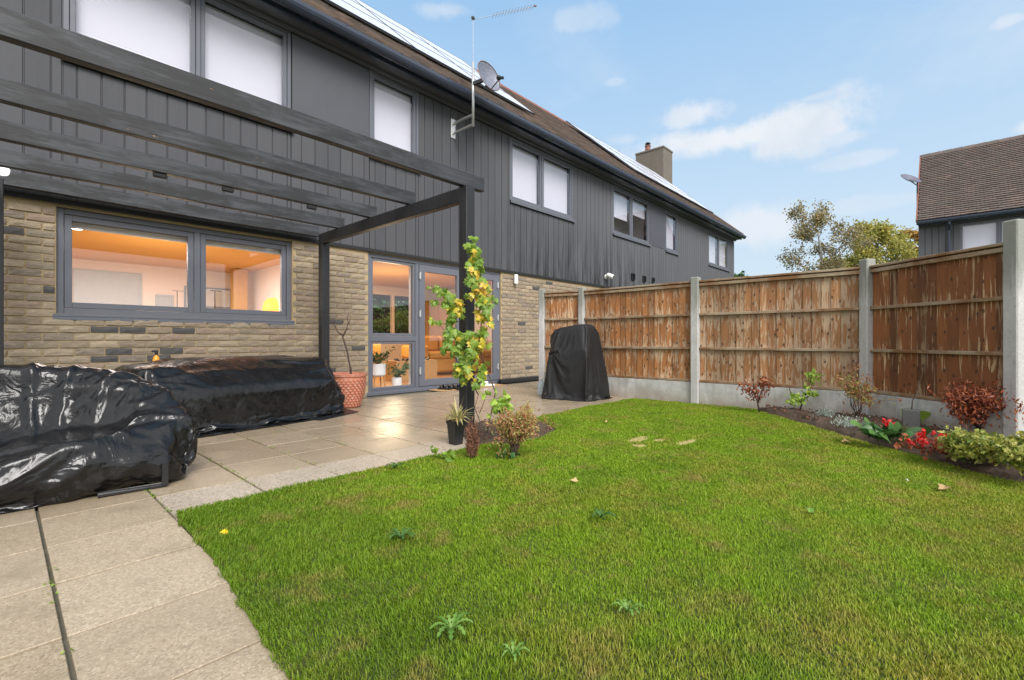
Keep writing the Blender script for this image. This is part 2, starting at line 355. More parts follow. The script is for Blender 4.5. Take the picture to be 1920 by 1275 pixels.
def fence_mat(name, cov, brown, pale, zs=3.4, vb=.25):
    def fn(n, b):
        r = n.orand; o = n.vmath('ADD', n.obj, n.comb(n.math('MULTIPLY', r, 37), n.math('MULTIPLY', r, 11), n.math('MULTIPLY', r, 23)))
        big = n.noise(n.vmath('MULTIPLY', o, (22, 22, zs)), 1, 6, .66, 1.5); fine = n.noise(n.vmath('MULTIPLY', o, (60, 60, 3)), 1, 6, .7)
        x, y, z = n.sep(n.obj)
        # the stain has weathered away between the rails, leaving drip-shaped pale patches
        band = n.math('MULTIPLY', n.math('COSINE', n.math('MULTIPLY', n.math('SUBTRACT', z, .20), 2*math.pi/(.53*S))), .045)
        e = n.math('SUBTRACT', n.math('ADD', n.math('ADD', big, n.math('MULTIPLY', n.math('SUBTRACT', fine, .5), .22)), n.math('MULTIPLY', n.math('SUBTRACT', r, .5), .10)), band)
        f = n.ramp(e, [(cov-.02, 0.0), (cov+.03, .75), (cov+.10, 1.0)])
        cb = n.mix(fine, tuple(v*.55 for v in brown), tuple(v*1.5 for v in brown)); cb = n.mix(n.ramp(n.noise(o, 2.2, 3), [(.4, 0.0), (.65, .5)]), cb, tuple(v*.45 for v in brown))
        cp = n.mix(fine, tuple(v*.62 for v in pale), tuple(v*1.2 for v in pale))
        tone = n.math('MULTIPLY_ADD', n.math('FRACT', n.math('MULTIPLY', r, 7.3)), 2*vb, 1-vb); c = n.mix(f, cb, cp); c = n.vmath('MULTIPLY', c, n.comb(tone, tone, tone))
        edge = n.ramp(e, [(cov-.03, 0.0), (cov, .45), (cov+.02, 0.0)]); c = n.mix(edge, c, tuple(v*.5 for v in brown))
        kn = n.ramp(n.voro(n.vmath('MULTIPLY', o, (15, 15, 9)), 1), [(.12, .85), (.22, 0.0)]); c = n.mix(kn, c, (.05, .022, .010))
        setp(n, b, c, .72, n.bump(fine, .5, .004))
    return mat(name, fn)
M_FW_A = fence_mat('weathered_fence_pale', .475, (.32, .145, .052), (.45, .315, .20))
M_FW_B = fence_mat('weathered_fence_mixed', .520, (.34, .140, .042), (.48, .335, .21))
M_FW_C = fence_mat('stained_fence_dark', .550, (.20, .070, .020), (.50, .34, .19), 1.5, .42)
def m_rail(n, b):
    g = n.noise(n.vmath('MULTIPLY', n.pos, (5, 5, 40)), 1, 6, .7); e = n.noise(n.pos, 2.6, 4, .7)
    c = n.mix(n.ramp(e, [(.38, 0.0), (.6, 1.0)]), (.20, .095, .036), (.34, .27, .18)); c = n.mix(n.ramp(g, [(.5, 0.0), (.75, .6)]), c, (.10, .05, .025))
    setp(n, b, c, .75, n.bump(g, .4, .004))
M_RAIL = mat('fence_rail_wood', m_rail)
def m_slab(n, b):
    r = n.orand; x, y, z = n.sep(n.pos)
    sp = n.voro(n.pos, 170, 'Color'); sv_ = n.node_link('ShaderNodeSeparateColor', sp).outputs[0]
    c = n.ramp(sv_, [(0, (.17, .135, .09)), (.15, (.29, .225, .145)), (.55, (.36, .285, .19)), (.85, (.43, .35, .24)), (1, (.52, .44, .33))])
    big = n.noise(n.pos, 2.4, 5, .6); c = n.mix(n.ramp(big, [(.35, 0.0), (.7, .35)]), c, (.27, .21, .14))
    c = n.mix(n.math('MULTIPLY', r, .34), c, (.47, .40, .31)); r2_ = n.math('FRACT', n.math('MULTIPLY', r, 5.7)); c = n.mix(n.math('MULTIPLY', r2_, .30), c, (.20, .15, .095)); stn = n.ramp(n.noise(n.vmath('ADD', n.pos, (5, 2, 0)), 3.4, 7, .72), [(.52, 0.0), (.68, .5)]); c = n.mix(stn, c, (.19, .15, .10)); dk = n.ramp(n.voro(n.pos, 42), [(.05, .7), (.10, 0.0)]); c = n.mix(dk, c, (.10, .085, .07))
    # rain film lies in sheets on the part near the doors
    wet = n.math('MULTIPLY', n.ramp(n.math('MULTIPLY', y, .2), [(.52, .15), (.72, 1.0)]), n.ramp(n.noise(n.pos, 1.5, 4, .55), [(.28, 0.5), (.46, 1.0)]))
    c = n.mix(n.math('MULTIPLY', wet, .30), c, (.27, .20, .135))
    ro = n.math('MULTIPLY_ADD', wet, -.42, .68)
    setp(n, b, c, ro, n.bump(n.math('ADD', sv_, big), .12, .002), spec=n.math('MULTIPLY_ADD', wet, .5, .4))
M_SLAB = mat('exposed_aggregate_slab', m_slab)
def m_slab2(n, b):
    sp = n.voro(n.pos, 130, 'Color'); sv_ = n.node_link('ShaderNodeSeparateColor', sp).outputs[0]
    c = n.ramp(sv_, [(0, (.20, .165, .12)), (.3, (.36, .30, .235)), (1, (.50, .43, .35))]); big = n.noise(n.pos, 3, 5, .6); c = n.mix(n.ramp(big, [(.4, 0.0), (.7, .4)]), c, (.30, .245, .18))
    setp(n, b, c, .42, n.bump(sv_, .2, .003))
M_SLAB2 = mat('pale_aggregate_slab', m_slab2)
M_JOINT = plain('joint_grit', (.12, .11, .08), .9, var=.4, scale=18, dirt=(.07, .09, .03))
def m_soil(n, b):
    nz = n.noise(n.pos, 22, 8, .75); c = n.mix(nz, (.035, .022, .014), (.13, .085, .055)); v = n.ramp(n.voro(n.pos, 40), [(.1, .8), (.2, 0.0)])
    setp(n, b, n.mix(n.math('MULTIPLY', v, .4), c, (.25, .19, .13)), .95, n.bump(nz, 1, .03))
M_SOIL = mat('garden_soil', m_soil)
def m_turf(n, b):
    nz = n.noise(n.pos, 60, 6, .75); p = n.noise(n.pos, 1.6, 4, .55)
    c = n.mix(nz, (.035, .06, .010), (.10, .13, .03)); c = n.mix(n.ramp(p, [(.45, 0.0), (.65, .5)]), c, (.17, .15, .05))
    setp(n, b, c, .9, n.bump(nz, 1, .02))
M_TURF = mat('turf', m_turf)
M_DIRT = plain('bare_sandy_soil', (.40, .30, .13), .95, var=.35, scale=20, bump=.6)
def leaf_mat(name, stops, rough=.45, trans=.35, var=.25):
    def fn(n, b):
        r = n.math('FRACT', n.math('ADD', n.island, n.orand)); nz = n.noise(n.pos, 16, 3)
        c = n.ramp(r, stops); c = n.mix(n.math('MULTIPLY', nz, var), c, tuple(v*.35 for v in stops[0][1]))
        setp(n, b, c, rough)
        tl = n.node('ShaderNodeBsdfTranslucent'); n.put(tl.inputs[0], c)
        mx = n.node('ShaderNodeMixShader'); mx.inputs[0].default_value = trans; n.l.new(b.outputs[0], mx.inputs[1]); n.l.new(tl.outputs[0], mx.inputs[2])
        return mx.outputs[0]
    return mat(name, fn)
def m_grass(n, b):
    r = n.attr('rnd'); h = n.attr('hgt'); p = n.noise(n.pos, 1.05, 5, .6, .4); p2 = n.noise(n.pos, 5.5, 4, .6); x, y, z = n.sep(n.pos)
    lush = n.ramp(r, [(0, (.115, .205, .008)), (.35, (.19, .325, .010)), (.7, (.27, .41, .018)), (1, (.36, .48, .04))])
    dry = n.ramp(r, [(0, (.18, .20, .016)), (.45, (.34, .33, .03)), (.8, (.47, .38, .075)), (1, (.56, .44, .15))])
    # thin, yellowed sward in the middle; dense dark growth by the paving
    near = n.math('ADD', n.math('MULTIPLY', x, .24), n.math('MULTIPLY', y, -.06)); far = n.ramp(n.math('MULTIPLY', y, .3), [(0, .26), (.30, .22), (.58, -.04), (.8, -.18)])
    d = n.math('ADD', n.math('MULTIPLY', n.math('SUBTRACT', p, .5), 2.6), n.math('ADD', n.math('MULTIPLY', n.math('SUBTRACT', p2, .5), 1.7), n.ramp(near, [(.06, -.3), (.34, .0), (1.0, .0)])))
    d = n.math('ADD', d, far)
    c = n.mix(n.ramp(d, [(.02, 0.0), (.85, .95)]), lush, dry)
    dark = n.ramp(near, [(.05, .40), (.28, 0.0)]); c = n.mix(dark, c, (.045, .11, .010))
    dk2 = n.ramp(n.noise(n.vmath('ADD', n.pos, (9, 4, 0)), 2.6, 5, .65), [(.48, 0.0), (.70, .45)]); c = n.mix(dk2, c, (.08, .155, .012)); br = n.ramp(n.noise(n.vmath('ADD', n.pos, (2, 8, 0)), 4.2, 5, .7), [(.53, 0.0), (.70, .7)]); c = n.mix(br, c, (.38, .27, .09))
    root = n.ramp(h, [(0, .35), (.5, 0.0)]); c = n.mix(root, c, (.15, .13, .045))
    setp(n, b, c, .5, spec=.3)
    tl = n.node('ShaderNodeBsdfTranslucent'); n.put(tl.inputs[0], c)
    mx = n.node('ShaderNodeMixShader'); mx.inputs[0].default_value = .4; n.l.new(b.outputs[0], mx.inputs[1]); n.l.new(tl.outputs[0], mx.inputs[2])
    return mx.outputs[0]
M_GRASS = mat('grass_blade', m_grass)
def m_poly(n, b):
    w = n.noise(n.pos, 3, 3, .5); o = n.vmath('ADD', n.pos, n.scale(n.comb(w, n.noise(n.pos, 2.6, 3, .5), w), (.5, .5, .5)))
    r1 = n.math('ABSOLUTE', n.math('SUBTRACT', n.noise(n.vmath('MULTIPLY', o, (9, 9, 4.5)), 1, 3, .5, .6), .5)); r2 = n.math('ABSOLUTE', n.math('SUBTRACT', n.noise(o, 21, 3, .55, .4), .5)); r3 = n.voro(o, 13)
    h = n.math('ADD', n.math('MULTIPLY', r1, -2.0), n.math('MULTIPLY', r2, -.30))
    dust = n.ramp(n.noise(n.pos, 6, 6, .7), [(.45, 0.0), (.75, .35)])
    setp(n, b, n.mix(dust, (.006, .006, .0065), (.030, .029, .028)), n.math('MULTIPLY_ADD', dust, .5, .17), n.bump(h, .30, .020), spec=.42)
M_POLY = mat('black_polythene', m_poly)
def m_fabric(n, b):
    x = n.noise(n.pos, 5, 5, .6, .5)
    setp(n, b, n.mix(x, (.010, .010, .011), (.020, .020, .021)), .52, n.bump(n.math('ADD', x, n.math('MULTIPLY', n.noise(n.pos, 260, 2), .15)), .3, .012), spec=.28)
M_FABRIC = mat('black_cover_fabric', m_fabric)
def m_terra(n, b):
    z = n.noise(n.pos, 7, 5, .7); c = n.mix(z, (.36, .115, .062), (.50, .19, .115)); c = n.mix(n.ramp(n.noise(n.pos, 18, 6, .7), [(.52, 0.0), (.72, .55)]), c, (.60, .46, .38))
    setp(n, b, c, .75, n.bump(z, .4, .004))
M_TERRA = mat('terracotta', m_terra)
M_BARK = plain('dark_bark', (.07, .045, .032), .85, var=.4, scale=25, bump=.6)
M_GALV = plain('galvanised_steel', (.55, .55, .54), .4, .7, var=.12)
# ================================================================== SETTING
def sheet(name, poly, z, mat, kind='structure', org=None):
    return mesh_obj(name, [(x, y, z) for x, y in poly], [tuple(range(len(poly)))], mat, kind=kind)
M_FIELD = plain('distant_field', (.07, .09, .03), .95, var=.4, scale=.6)
sheet('ground', [(-600, -600), (900, -600), (900, 900), (-600, 900)], -.10, M_FIELD)
PATIO = sheet('patio', [(-3, -3), (13, -3), (13, 7.62), (-3, 7.62)], -.022, M_JOINT)

# lawn outline (anticlockwise) and the flower bed between it and the fence
LAWN = [(.56, -3.2), (.56, 1.2), (.60, 1.75), (.655, 2.4), (.665, 3.0), (.69, 3.24), (1.2, 3.235), (1.9, 3.225), (2.6, 3.215), (3.12, 3.2), (3.3, 3.05), (3.75, 3.0), (4.15, 3.12),
        (4.32, 3.42), (4.42, 3.72), (4.75, 3.84), (5.8, 3.90), (6.7, 3.88), (7.30, 3.86), (7.33, 2.3), (7.30, 1.98), (6.92, 1.70), (6.42, 1.22), (5.90, .78), (5.52, .42), (5.12, .02), (4.78, -.32), (4.72, -.8), (4.9, -3.2)]
BED = [(7.35, 2.4), (7.30, 1.98), (6.92, 1.70), (6.42, 1.22), (5.90, .78), (5.52, .42), (5.12, .02), (4.78, -.32), (4.72, -.8), (4.9, -3.2), (5.5, -3.2), (6.40, -.55), (7.36, .70)]
PBED = [(3.12, 3.2), (3.3, 3.05), (3.75, 3.0), (4.15, 3.12), (4.32, 3.42), (4.42, 3.72), (4.2, 3.95), (3.85, 4.0), (3.5, 3.95), (3.25, 3.72), (3.12, 3.4)]
sheet('lawn_soil', LAWN, .006, M_TURF)
def bumpy(name, poly, z, mat, amp, step=.07):
    """uneven soil surface over a polygon"""
    P = np.array(poly); x = np.arange(P[:,0].min(), P[:,0].max()+step, step); y = np.arange(P[:,1].min(), P[:,1].max()+step, step)
    X, Y = np.meshgrid(x, y); pts = np.c_[X.ravel(), Y.ravel()]; ins = inside(pts, P)
    edge = polydist(pts, P); h = z+np.minimum(edge*.5, .07)*ins+amp*rs.rand(len(pts))-amp*.5
    h[~ins] = z-.03-edge[~ins]*.2
    idx = np.arange(len(pts)).reshape(X.shape); Fc = np.c_[idx[:-1,:-1].ravel(), idx[:-1,1:].ravel(), idx[1:,1:].ravel(), idx[1:,:-1].ravel()]
    keep = ins[Fc].any(1); return mesh_obj(name, np.c_[pts, h], Fc[keep], mat, kind='structure')
def inside(pts, P):
    r = np.zeros(len(pts), bool); j = len(P)-1
    for i in range(len(P)):
        c = ((P[i,1] > pts[:,1]) != (P[j,1] > pts[:,1])) & (pts[:,0] < (P[j,0]-P[i,0])*(pts[:,1]-P[i,1])/(P[j,1]-P[i,1]+1e-12)+P[i,0]); r ^= c; j = i
    return r
def polydist(pts, P):
    d = np.full(len(pts), 1e9)
    for i in range(len(P)):
        a, b = P[i], P[(i+1) % len(P)]; t = np.clip(((pts-a)@(b-a))/((b-a)@(b-a)+1e-12), 0, 1); d = np.minimum(d, np.linalg.norm(pts-(a+t[:,None]*(b-a)), axis=1))
    return d
bumpy('flower_bed_soil', BED, .012, M_SOIL, .05)
bumpy('post_bed_soil', PBED, .010, M_SOIL, .04)

# paving slabs: parts of the patio
def slabs():
    W_, D_ = .519, .505; vs = []
    for k in range(5):
        b = MB(); t = .007
        b.bbox(-W_/2+t, W_/2-t, -D_/2+t*.85, D_/2-t*.85, 0, .05, .0025); vs.append(mk_mesh('slab', np.concatenate(b.V), b.Fc, M_SLAB))
    b = MB(); b.bbox(-W_/2+t, W_/2-t, -D_/2+t*.85, D_/2-t*.85, 0, .05, .005); light = mk_mesh('slab_pale', np.concatenate(b.V), b.Fc, M_SLAB2)
    LP = np.array(LAWN); PB = np.array(PBED)
    for i in range(-2, 22):
        for j in range(-6, 9):
            cx = .15+W_*(i+.5); cy = 3.18+D_*(j+.5)+.01
            if cy+D_/2 > 7.62: continue
            if cy < 3.18 and cx > .67: continue
            if cx > 4.5 and cy < 3.6: continue
            if cx > 7.6 and cy < 6: continue
            if inside(np.array([[cx, cy]]), PB)[0] and inside(np.array([[cx+.15, cy+.15], [cx-.15, cy-.15]]), PB).all(): continue
            row = j == 0 and cx > .6
            o = shared('paving_slab', light if row else vs[(i*3+j) % 5], (cx, cy, -.05+rs.uniform(-.002, .002)), PATIO)
            o.rotation_euler = (rs.uniform(-.003, .003), rs.uniform(-.003, .003), rs.uniform(-.004, .004))
slabs()

# ================================================================== TERRACE
FY = 7.6
WIN_UP = [(.505, 3.11, 4.33, 5.87, [1.86]), (4.49, 5.56, 4.33, 5.87, []), (8.20, 10.78, 4.33, 5.83, [9.42]), (12.9, 15.39, 4.33, 5.83, [14.13]), (16.67, 17.76, 4.33, 5.83, []), (21.0, 23.66, 4.33, 5.83, [22.3])]
def roof(parent, L0, L1, ez=6.10, ey=7.22, rz=10.17, ry=11.85, back=16.5):
    """tiled roof: sarking slab, individually laid tiles joined in one mesh, ridge tiles"""
    b = MB(); up = np.array([0, ry-ey, rz-ez]); sl = np.linalg.norm(up); up /= sl; nr = np.array([0, -up[2], up[1]])
    th = .10
    for s in (0, 1):
        y0, y1 = (ey, ry) if s == 0 else (back, ry)
        b.add([(L0, y0, ez), (L1, y0, ez), (L1, y1, rz), (L0, y1, rz), (L0, y0, ez-th), (L1, y0, ez-th), (L1, y1, rz-th), (L0, y1, rz-th)],
              [(0,1,2,3), (7,6,5,4), (0,4,5,1), (1,5,6,2), (3,7,4,0)] if s == 0 else [(3,2,1,0), (4,5,6,7), (1,5,4,0), (2,6,5,1), (0,4,7,3)])
    b.build('roof_deck', M_MEMB, parent)
    g = .175; w = .24; rows = int(sl/g)+1; cols = int((L1-L0)/w)+1
    V = []; base = np.array([0., ey-.03, ez-.02])
    I, J = np.meshgrid(np.arange(cols), np.arange(rows), indexing='ij'); I = I.ravel(); J = J.ravel()
    x0 = L0+(I+(J % 2)*.5)*w-w*.25; x1 = np.minimum(x0+w*.97, L1+.02); x0 = np.maximum(x0, L0-.02); ok = x1-x0 > .03; I, J, x0, x1 = I[ok], J[ok], x0[ok], x1[ok]
    n_ = len(I); jt = rs.uniform(-.010, .010, n_); lift = rs.uniform(0, .010, n_)
    def pt(x, s_, h): return np.c_[x, base[1]+up[1]*s_+nr[1]*h, base[2]+up[2]*s_+nr[2]*h]
    s0 = J*g+jt; s1 = np.minimum(J*g+g*1.25, sl+.02)
    a = [pt(x0, s0, .066+lift), pt(x1, s0, .066+lift), pt(x1, s1, .018), pt(x0, s1, .018), pt(x0, s0, .018+lift), pt(x1, s0, .018+lift)]
    V = np.stack(a, 1).reshape(-1, 3); o = np.arange(n_)[:, None]*6
    Fc = np.concatenate([o+np.array([0,1,2,3]), o+np.array([4,5,1,0])]); side = np.concatenate([o+np.array([4,0,3,3]), o+np.array([5,2,1,1])])
    Fl = [tuple(f) for f in Fc]+[tuple(f[:3]) for f in side]
    mesh_obj('roof_tiles', V, Fl, M_TILE if XF is None else M_TILE_DARK, parent, kind='stuff')
    b = MB(); k = L0
    while k < L1-.05:
        e = min(k+.38, L1+.02)
        pr = [(-.15, -.10), (-.11, .02), (0, .075), (.11, .02), (.15, -.10)]
        q = [(x, ry+dy, rz+dz+.03+(0 if x == k else .012)) for x in (k, e) for dy, dz in pr]
        b.add(q, [(i, i+1, i+6, i+5) for i in range(4)]+[(0,1,2,3,4), (9,8,7,6,5)]); k += .39
    b.build('ridge_tiles', M_RIDGE if XF is None else M_TILE_DARK, parent, kind='stuff')
    for x in (L0-.02, L1-.03):
        b = MB()
        b.add([(x, ey-.05, ez-.08), (x+.05, ey-.05, ez-.08), (x+.05, ry, rz-.06), (x, ry, rz-.06), (x, ey-.05, ez+.07), (x+.05, ey-.05, ez+.07), (x+.05, ry, rz+.09), (x, ry, rz+.09)],
              [(0,3,2,1),(4,5,6,7),(0,1,5,4),(1,2,6,5),(2,3,7,6),(3,0,4,7)])
        b.build('verge', M_RIDGE, parent)
def eaves(parent, L0, L1):
    b = MB()     # half-round gutter, fascia
    n_ = 9; prof = [(7.13+.10*math.cos(math.pi+math.pi*i/n_), 6.03+.13*math.sin(math.pi+math.pi*i/n_)) for i in range(n_+1)]
    prof2 = [(y+(7.13-y)*.12, z+.012) for y, z in prof][::-1]; pr = prof+prof2; m_ = len(pr)
    b.add([(x, y, z) for x in (L0-.05, L1+.08) for y, z in pr], [(i, (i+1) % m_, (i+1) % m_+m_, i+m_) for i in range(m_)]+[tuple(range(m_))[::-1], tuple(range(m_, 2*m_))])
    b.build('gutter', M_GUTTER, parent)
    b = MB(); b.box(L0, L1+.05, 7.235, 7.275, 5.88, 6.12); b.build('fascia', M_GUTTER, parent)
    b = MB(); b.box(L0, L1+.05, 7.277, 7.555, 5.90, 5.93); b.box(L0, L1+.04, 7.49, 7.553, 5.84, 5.898); b.build('soffit', M_SOFFIT, parent)
    b = MB(); x = L0+.4
    while x < L1:
        b.box(x, x+.03, 7.03, 7.234, 6.04, 6.065); x += 1.05
    b.build('gutter_brackets', M_GUTTER, parent)

def window(parent, x0, x1, z0, z1, mull, y=FY-.02, sill=True, blind='full', fw=.085):
    """frame with fixed lights; each light has its own sash rim, pane and (upstairs) a slatted blind"""
    b = MB(); b.frame(x0, x1, z0, z1, y, y+.10, fw*.62)
    xs = [x0]+list(mull)+[x1]
    for m in mull: b.bbox(m-fw*.32, m+fw*.32, y+.002, y+.098, z0+fw*.62, z1-fw*.62, .004)
    fr = b.build('window', M_FRAME, parent)
    for i in range(len(xs)-1):
        a = xs[i]+(fw*.62 if i == 0 else fw*.32); c = xs[i+1]-(fw*.62 if i == len(xs)-2 else fw*.32); za, zc = z0+fw*.62, z1-fw*.62
        s = MB(); s.frame(a+.004, c-.004, za+.004, zc-.004, y+.016, y+.086, fw*.62); s.build('sash', M_FRAME, fr)
        k = fw*.62+.004
        g = MB(); g.box(a+k-.01, c-k+.01, y+.045, y+.052, za+k-.01, zc-k+.01); g.build('pane', M_GLASS, fr)
        if blind:
            bl = MB(); zt = zc-k+.02; zb = za+k-.02; n_ = 0; zz = zt
            if blind == 'part': zb = za+(zc-za)*(.40 if i == 0 else .62)
            while zz > zb:
                bl.add([(a+.03, y+.150, zz), (c-.03, y+.150, zz), (c-.03, y+.143, zz-.039), (a+.03, y+.143, zz-.039)], [(0,1,2,3)]); zz -= .034
            bl.build('blind', M_BLIND, fr)
    if sill:
        b = MB(); b.bbox(x0-.03, x1+.03, y-.06, y-.001, z0-.035, z0-.002, .004); b.bbox(x0-.03, x1+.03, y-.06, y-.045, z0-.075, z0-.036, .003); b.build('sill', M_FRAME, fr)
    return fr

def terrace():
    L0, L1 = -4.0, 24.40
    T = thing('terraced_house', 'long two storey terrace of buff brick with charcoal boarded upper floor and tiled roof', 'house', (10, 10, -.05))
    gh = [(.448, 3.14, 1.31, 2.56), (4.47, 7.90, -.3, 2.576)]
    b = MB(); b.wall(L0, L1, -.1, 2.64, FY, FY+.24, gh); ground_wall = b.build('brick_wall', M_MORTAR, T)
    # ---- bricks in stretcher bond
    bl, ch = .272, .0905; mt = .018
    vars_ = []
    for k in range(8):
        for dark in (0, 1):
            nx, nz = 4, 2; w = bl-mt; h = ch-mt; V = []
            for j in range(nz+1):
                for i in range(nx+1):
                    ed = i in (0, nx) or j in (0, nz)
                    V.append((-w/2+w*i/nx+rs.uniform(-.003, .003), -(.012 if ed else .016)+rs.uniform(-.0028, .0028), h*j/nz+rs.uniform(-.003, .003)))
            f = len(V); Fc = [(j*(nx+1)+i, j*(nx+1)+i+1, (j+1)*(nx+1)+i+1, (j+1)*(nx+1)+i) for j in range(nz) for i in range(nx)]
            V += [(-w/2, .02, 0), (w/2, .02, 0), (w/2, .02, h), (-w/2, .02, h)]
            Fc += [tuple(range(nx+1))[::-1]+(f, f+1), (nx, 2*nx+1, 3*nx+2, f+2, f+1)[::-1], tuple(range(2*(nx+1), 3*(nx+1)))+(f+2, f+3), (0, f, f+3, 2*(nx+1), nx+1)[::-1]]
            vars_.append((np.array(V), Fc, mk_mesh('brick', V, Fc, M_DBRICK if dark else M_BRICK)))
    allb = []
    darkset = {(int(x/bl), int(z/ch)) for x, z in [(.9, 1.13), (1.72, 1.12), (.98, .81), (1.5, .81), (.25, 2.25)]}
    for j in range(0, 29):
        off = (j % 2)*bl/2
        for i in range(-6, 46):
            cx = i*bl+off+.06; z = .0+j*ch+.006
            if z+ch > 2.63 or cx > 12.4: continue
            if any(h[0]-.02 < cx+bl/2-.03 and cx-bl/2+.03 < h[1]+.02 and h[2]-.02 < z+ch*.8 and z+.01 < h[3] for h in gh):
                # cut bricks beside openings
                done = False
                for h in gh:
                    if h[2]-.02 < z+ch*.8 and z+.01 < h[3]:
                        for lo, hi in ((cx-bl/2, h[0]-.004), (h[1]+.004, cx+bl/2)):
                            lo_, hi_ = max(lo, cx-bl/2), min(hi, cx+bl/2)
                            if hi_-lo_ > .07 and (lo == cx-bl/2) and hi_ == h[0]-.004 and cx+bl/2 > h[0]: allb.append((lo_, hi_, z, j, i)); done = True
                            elif hi_-lo_ > .07 and lo_ == h[1]+.004: allb.append((lo_, hi_, z, j, i)); done = True
                continue
            allb.append((cx-bl/2, cx+bl/2, z, j, i))
    def size(q):
        cx = (q[0]+q[1])/2; p = np.array([cx, FY, 0]); d = p@FW; s = p@RT/d*F+960
        if s < -20 or s > 1040: return -1
        if cx < 3.25 and q[2] < .62: return 0        # hidden behind the covers
        return (q[1]-q[0])/d/d*10
    allb.sort(key=size, reverse=True)
    rest = MB(); restd = MB(); cnt = 0
    for q in allb:
        x0, x1, z, j, i = q; cx = (x0+x1)/2; hsh = (i*7919+j*104729+i*j*31) % 1009
        dark = hsh % 27 == 0 or (int(cx/bl), j) in darkset or (j == 12 and int(cx/bl) in (3, 4, 6)) or (j == 9 and int(cx/bl) in (3, 5))
        v = vars_[(hsh % 8)*2+int(dark)]
        sx = (x1-x0-mt)/(bl-mt)
        if cnt < 300:
            o = shared('brick', v[2], (cx, FY, z), ground_wall); o.scale = (sx, 1, 1); o.location.y += rs.uniform(-.003, .002); cnt += 1
        else:
            (restd if dark else rest).add(v[0]*[sx, 1, 1]+[cx, FY+rs.uniform(-.004, .003), z], v[1])
    rest.build('brickwork', M_BRICK, ground_wall, kind='stuff'); restd.build('dark_brickwork', M_DBRICK, ground_wall, kind='stuff')
    # ---- timber cladding: membrane wall behind, individual vertical boards, flat panels between windows
    holes = [(w[0], w[1], w[2], w[3]) for w in WIN_UP]
    b = MB(); b.wall(L0, L1, 2.64, 5.95, FY, FY+.2, holes); cw = b.build('upper_wall', M_MEMB, T)
    panels = [(3.115, 4.485), (15.395, 16.665)]
    x = L0; bw = .2205; meshes = {}
    def board(xa, xb, za, zb):
        key = (round(xb-xa, 3), round(zb-za, 3))
        if key not in meshes:
            m = MB(); w = xb-xa; m.bbox(-w/2+.0015, w/2-.014, -.026, 0, 0, zb-za, .004); m.box(w/2-.0139, w/2-.0005, -.012, 0, .002, zb-za-.002)
            meshes[key] = mk_mesh('cladding_board', np.concatenate(m.V), m.Fc, M_CLAD)
        shared('cladding_board', meshes[key], ((xa+xb)/2, FY-.001, za), cw)
    while x < L1-.01:
        xb = min(x+bw, L1); segs = [(x, xb)]
        cuts = sorted({c for w in WIN_UP for c in w[:2] if x+.004 < c < xb-.004} | {c for p in panels for c in p if x+.004 < c < xb-.004})
        pts = [x]+cuts+[xb]
        for a, c in zip(pts[:-1], pts[1:]):
            if c-a < .02: continue
            mid = (a+c)/2; hit = [w for w in WIN_UP if w[0] < mid < w[1]]; ph = [p for p in panels if p[0] < mid < p[1]]
            if hit: board(a, c, 2.62, hit[0][2]-.08)
            elif ph: board(a, c, 2.62, 4.33)
            else: board(a, c, 2.62, 5.84)
        x = xb
    for p in panels:
        b = MB(); b.bbox(p[0]+.01, p[1]-.01, FY-.03, FY-.002, 4.335, 5.84, .004); b.build('flat_panel', M_PANEL, cw)
    b = MB(); b.box(L0, L1, FY-.045, FY-.0275, 2.585, 2.64); b.build('drip_trim', M_MEMB, T)
    for w in WIN_UP:
        if w[3] < 5.86:
            b = MB(); b.box(w[0], w[1], FY-.03, FY-.003, w[3]+.001, 5.839); b.build('head_trim', M_PANEL, T)
    for i, w in enumerate(WIN_UP): window(T, *w[:4], w[4], blind='part' if i == 3 else 'full')
    b = MB(); b.box(12.2, 16.4, 8.8, 8.9, 3.6, 5.9); b.box(16.3, 16.4, 7.85, 8.799, 3.6, 5.9); b.box(12.2, 16.299, 7.85, 8.799, 3.6, 3.7); b.build('bedroom_wall', plain('white_paint', (.8, .8, .78), .8), T)
    # side, rear walls and upper floor so the rooms are enclosed
    for nm, x0 in (('gable_wall', L0), ('gable_wall', L1-.2)):
        V = []
        for xx in (x0, x0+.2): V += [(xx, FY+.24, -.1), (xx, 16.1, -.1), (xx, 16.1, 6.0), (xx, 11.85, 10.1), (xx, FY+.24, 6.2)]
        mesh_obj(nm, V, [(0,1,2,3,4)[::-1], (5,6,7,8,9), (0,5,6,1)[::-1], (1,6,7,2)[::-1], (2,7,8,3)[::-1], (3,8,9,4)[::-1], (4,9,5,0)[::-1]], M_CLAD, T)
    b = MB(); b.wall(L0+.2, L1-.2, -.1, 6.0, 16.0, 16.2, [(7.8, 12.0, 1.0, 2.6), (7.8, 11.5, 1.0, 2.6)]); b.build('rear_wall', M_MORTAR, T)
    roof(T, L0-.05, L1+.06); eaves(T, L0, L1)
    # kitchen window and door set
    window(T, .448, 3.14, 1.31, 2.56, [1.864], y=FY+.045, blind=None, fw=.11)
    y = FY+.03
    b = MB(); b.frame(4.47, 7.90, .0, 2.576, y, y+.11, .075); 
    for m in (5.56,): b.bbox(m-.04, m+.04, y+.002, y+.108, .076, 2.50, .004)
    b.bbox(4.546, 5.519, y+.003, y+.107, .98, 1.075, .004); b.bbox(4.44, 7.93, y-.05, y-.001, -.01, .05, .005)
    D = b.build('door_frame', M_FRAME, T)
    g = MB(); g.frame(4.548, 5.517, 1.078, 2.498, y+.02, y+.09, .05); g.frame(4.548, 5.517, .078, .978, y+.02, y+.09, .05); g.build('side_light_sash', M_FRAME, D)
    for za, zb in ((1.12, 2.455), (.12, .935)):
        g = MB(); g.box(4.59, 5.475, y+.05, y+.057, za, zb); g.build('pane', M_GLASS, D)
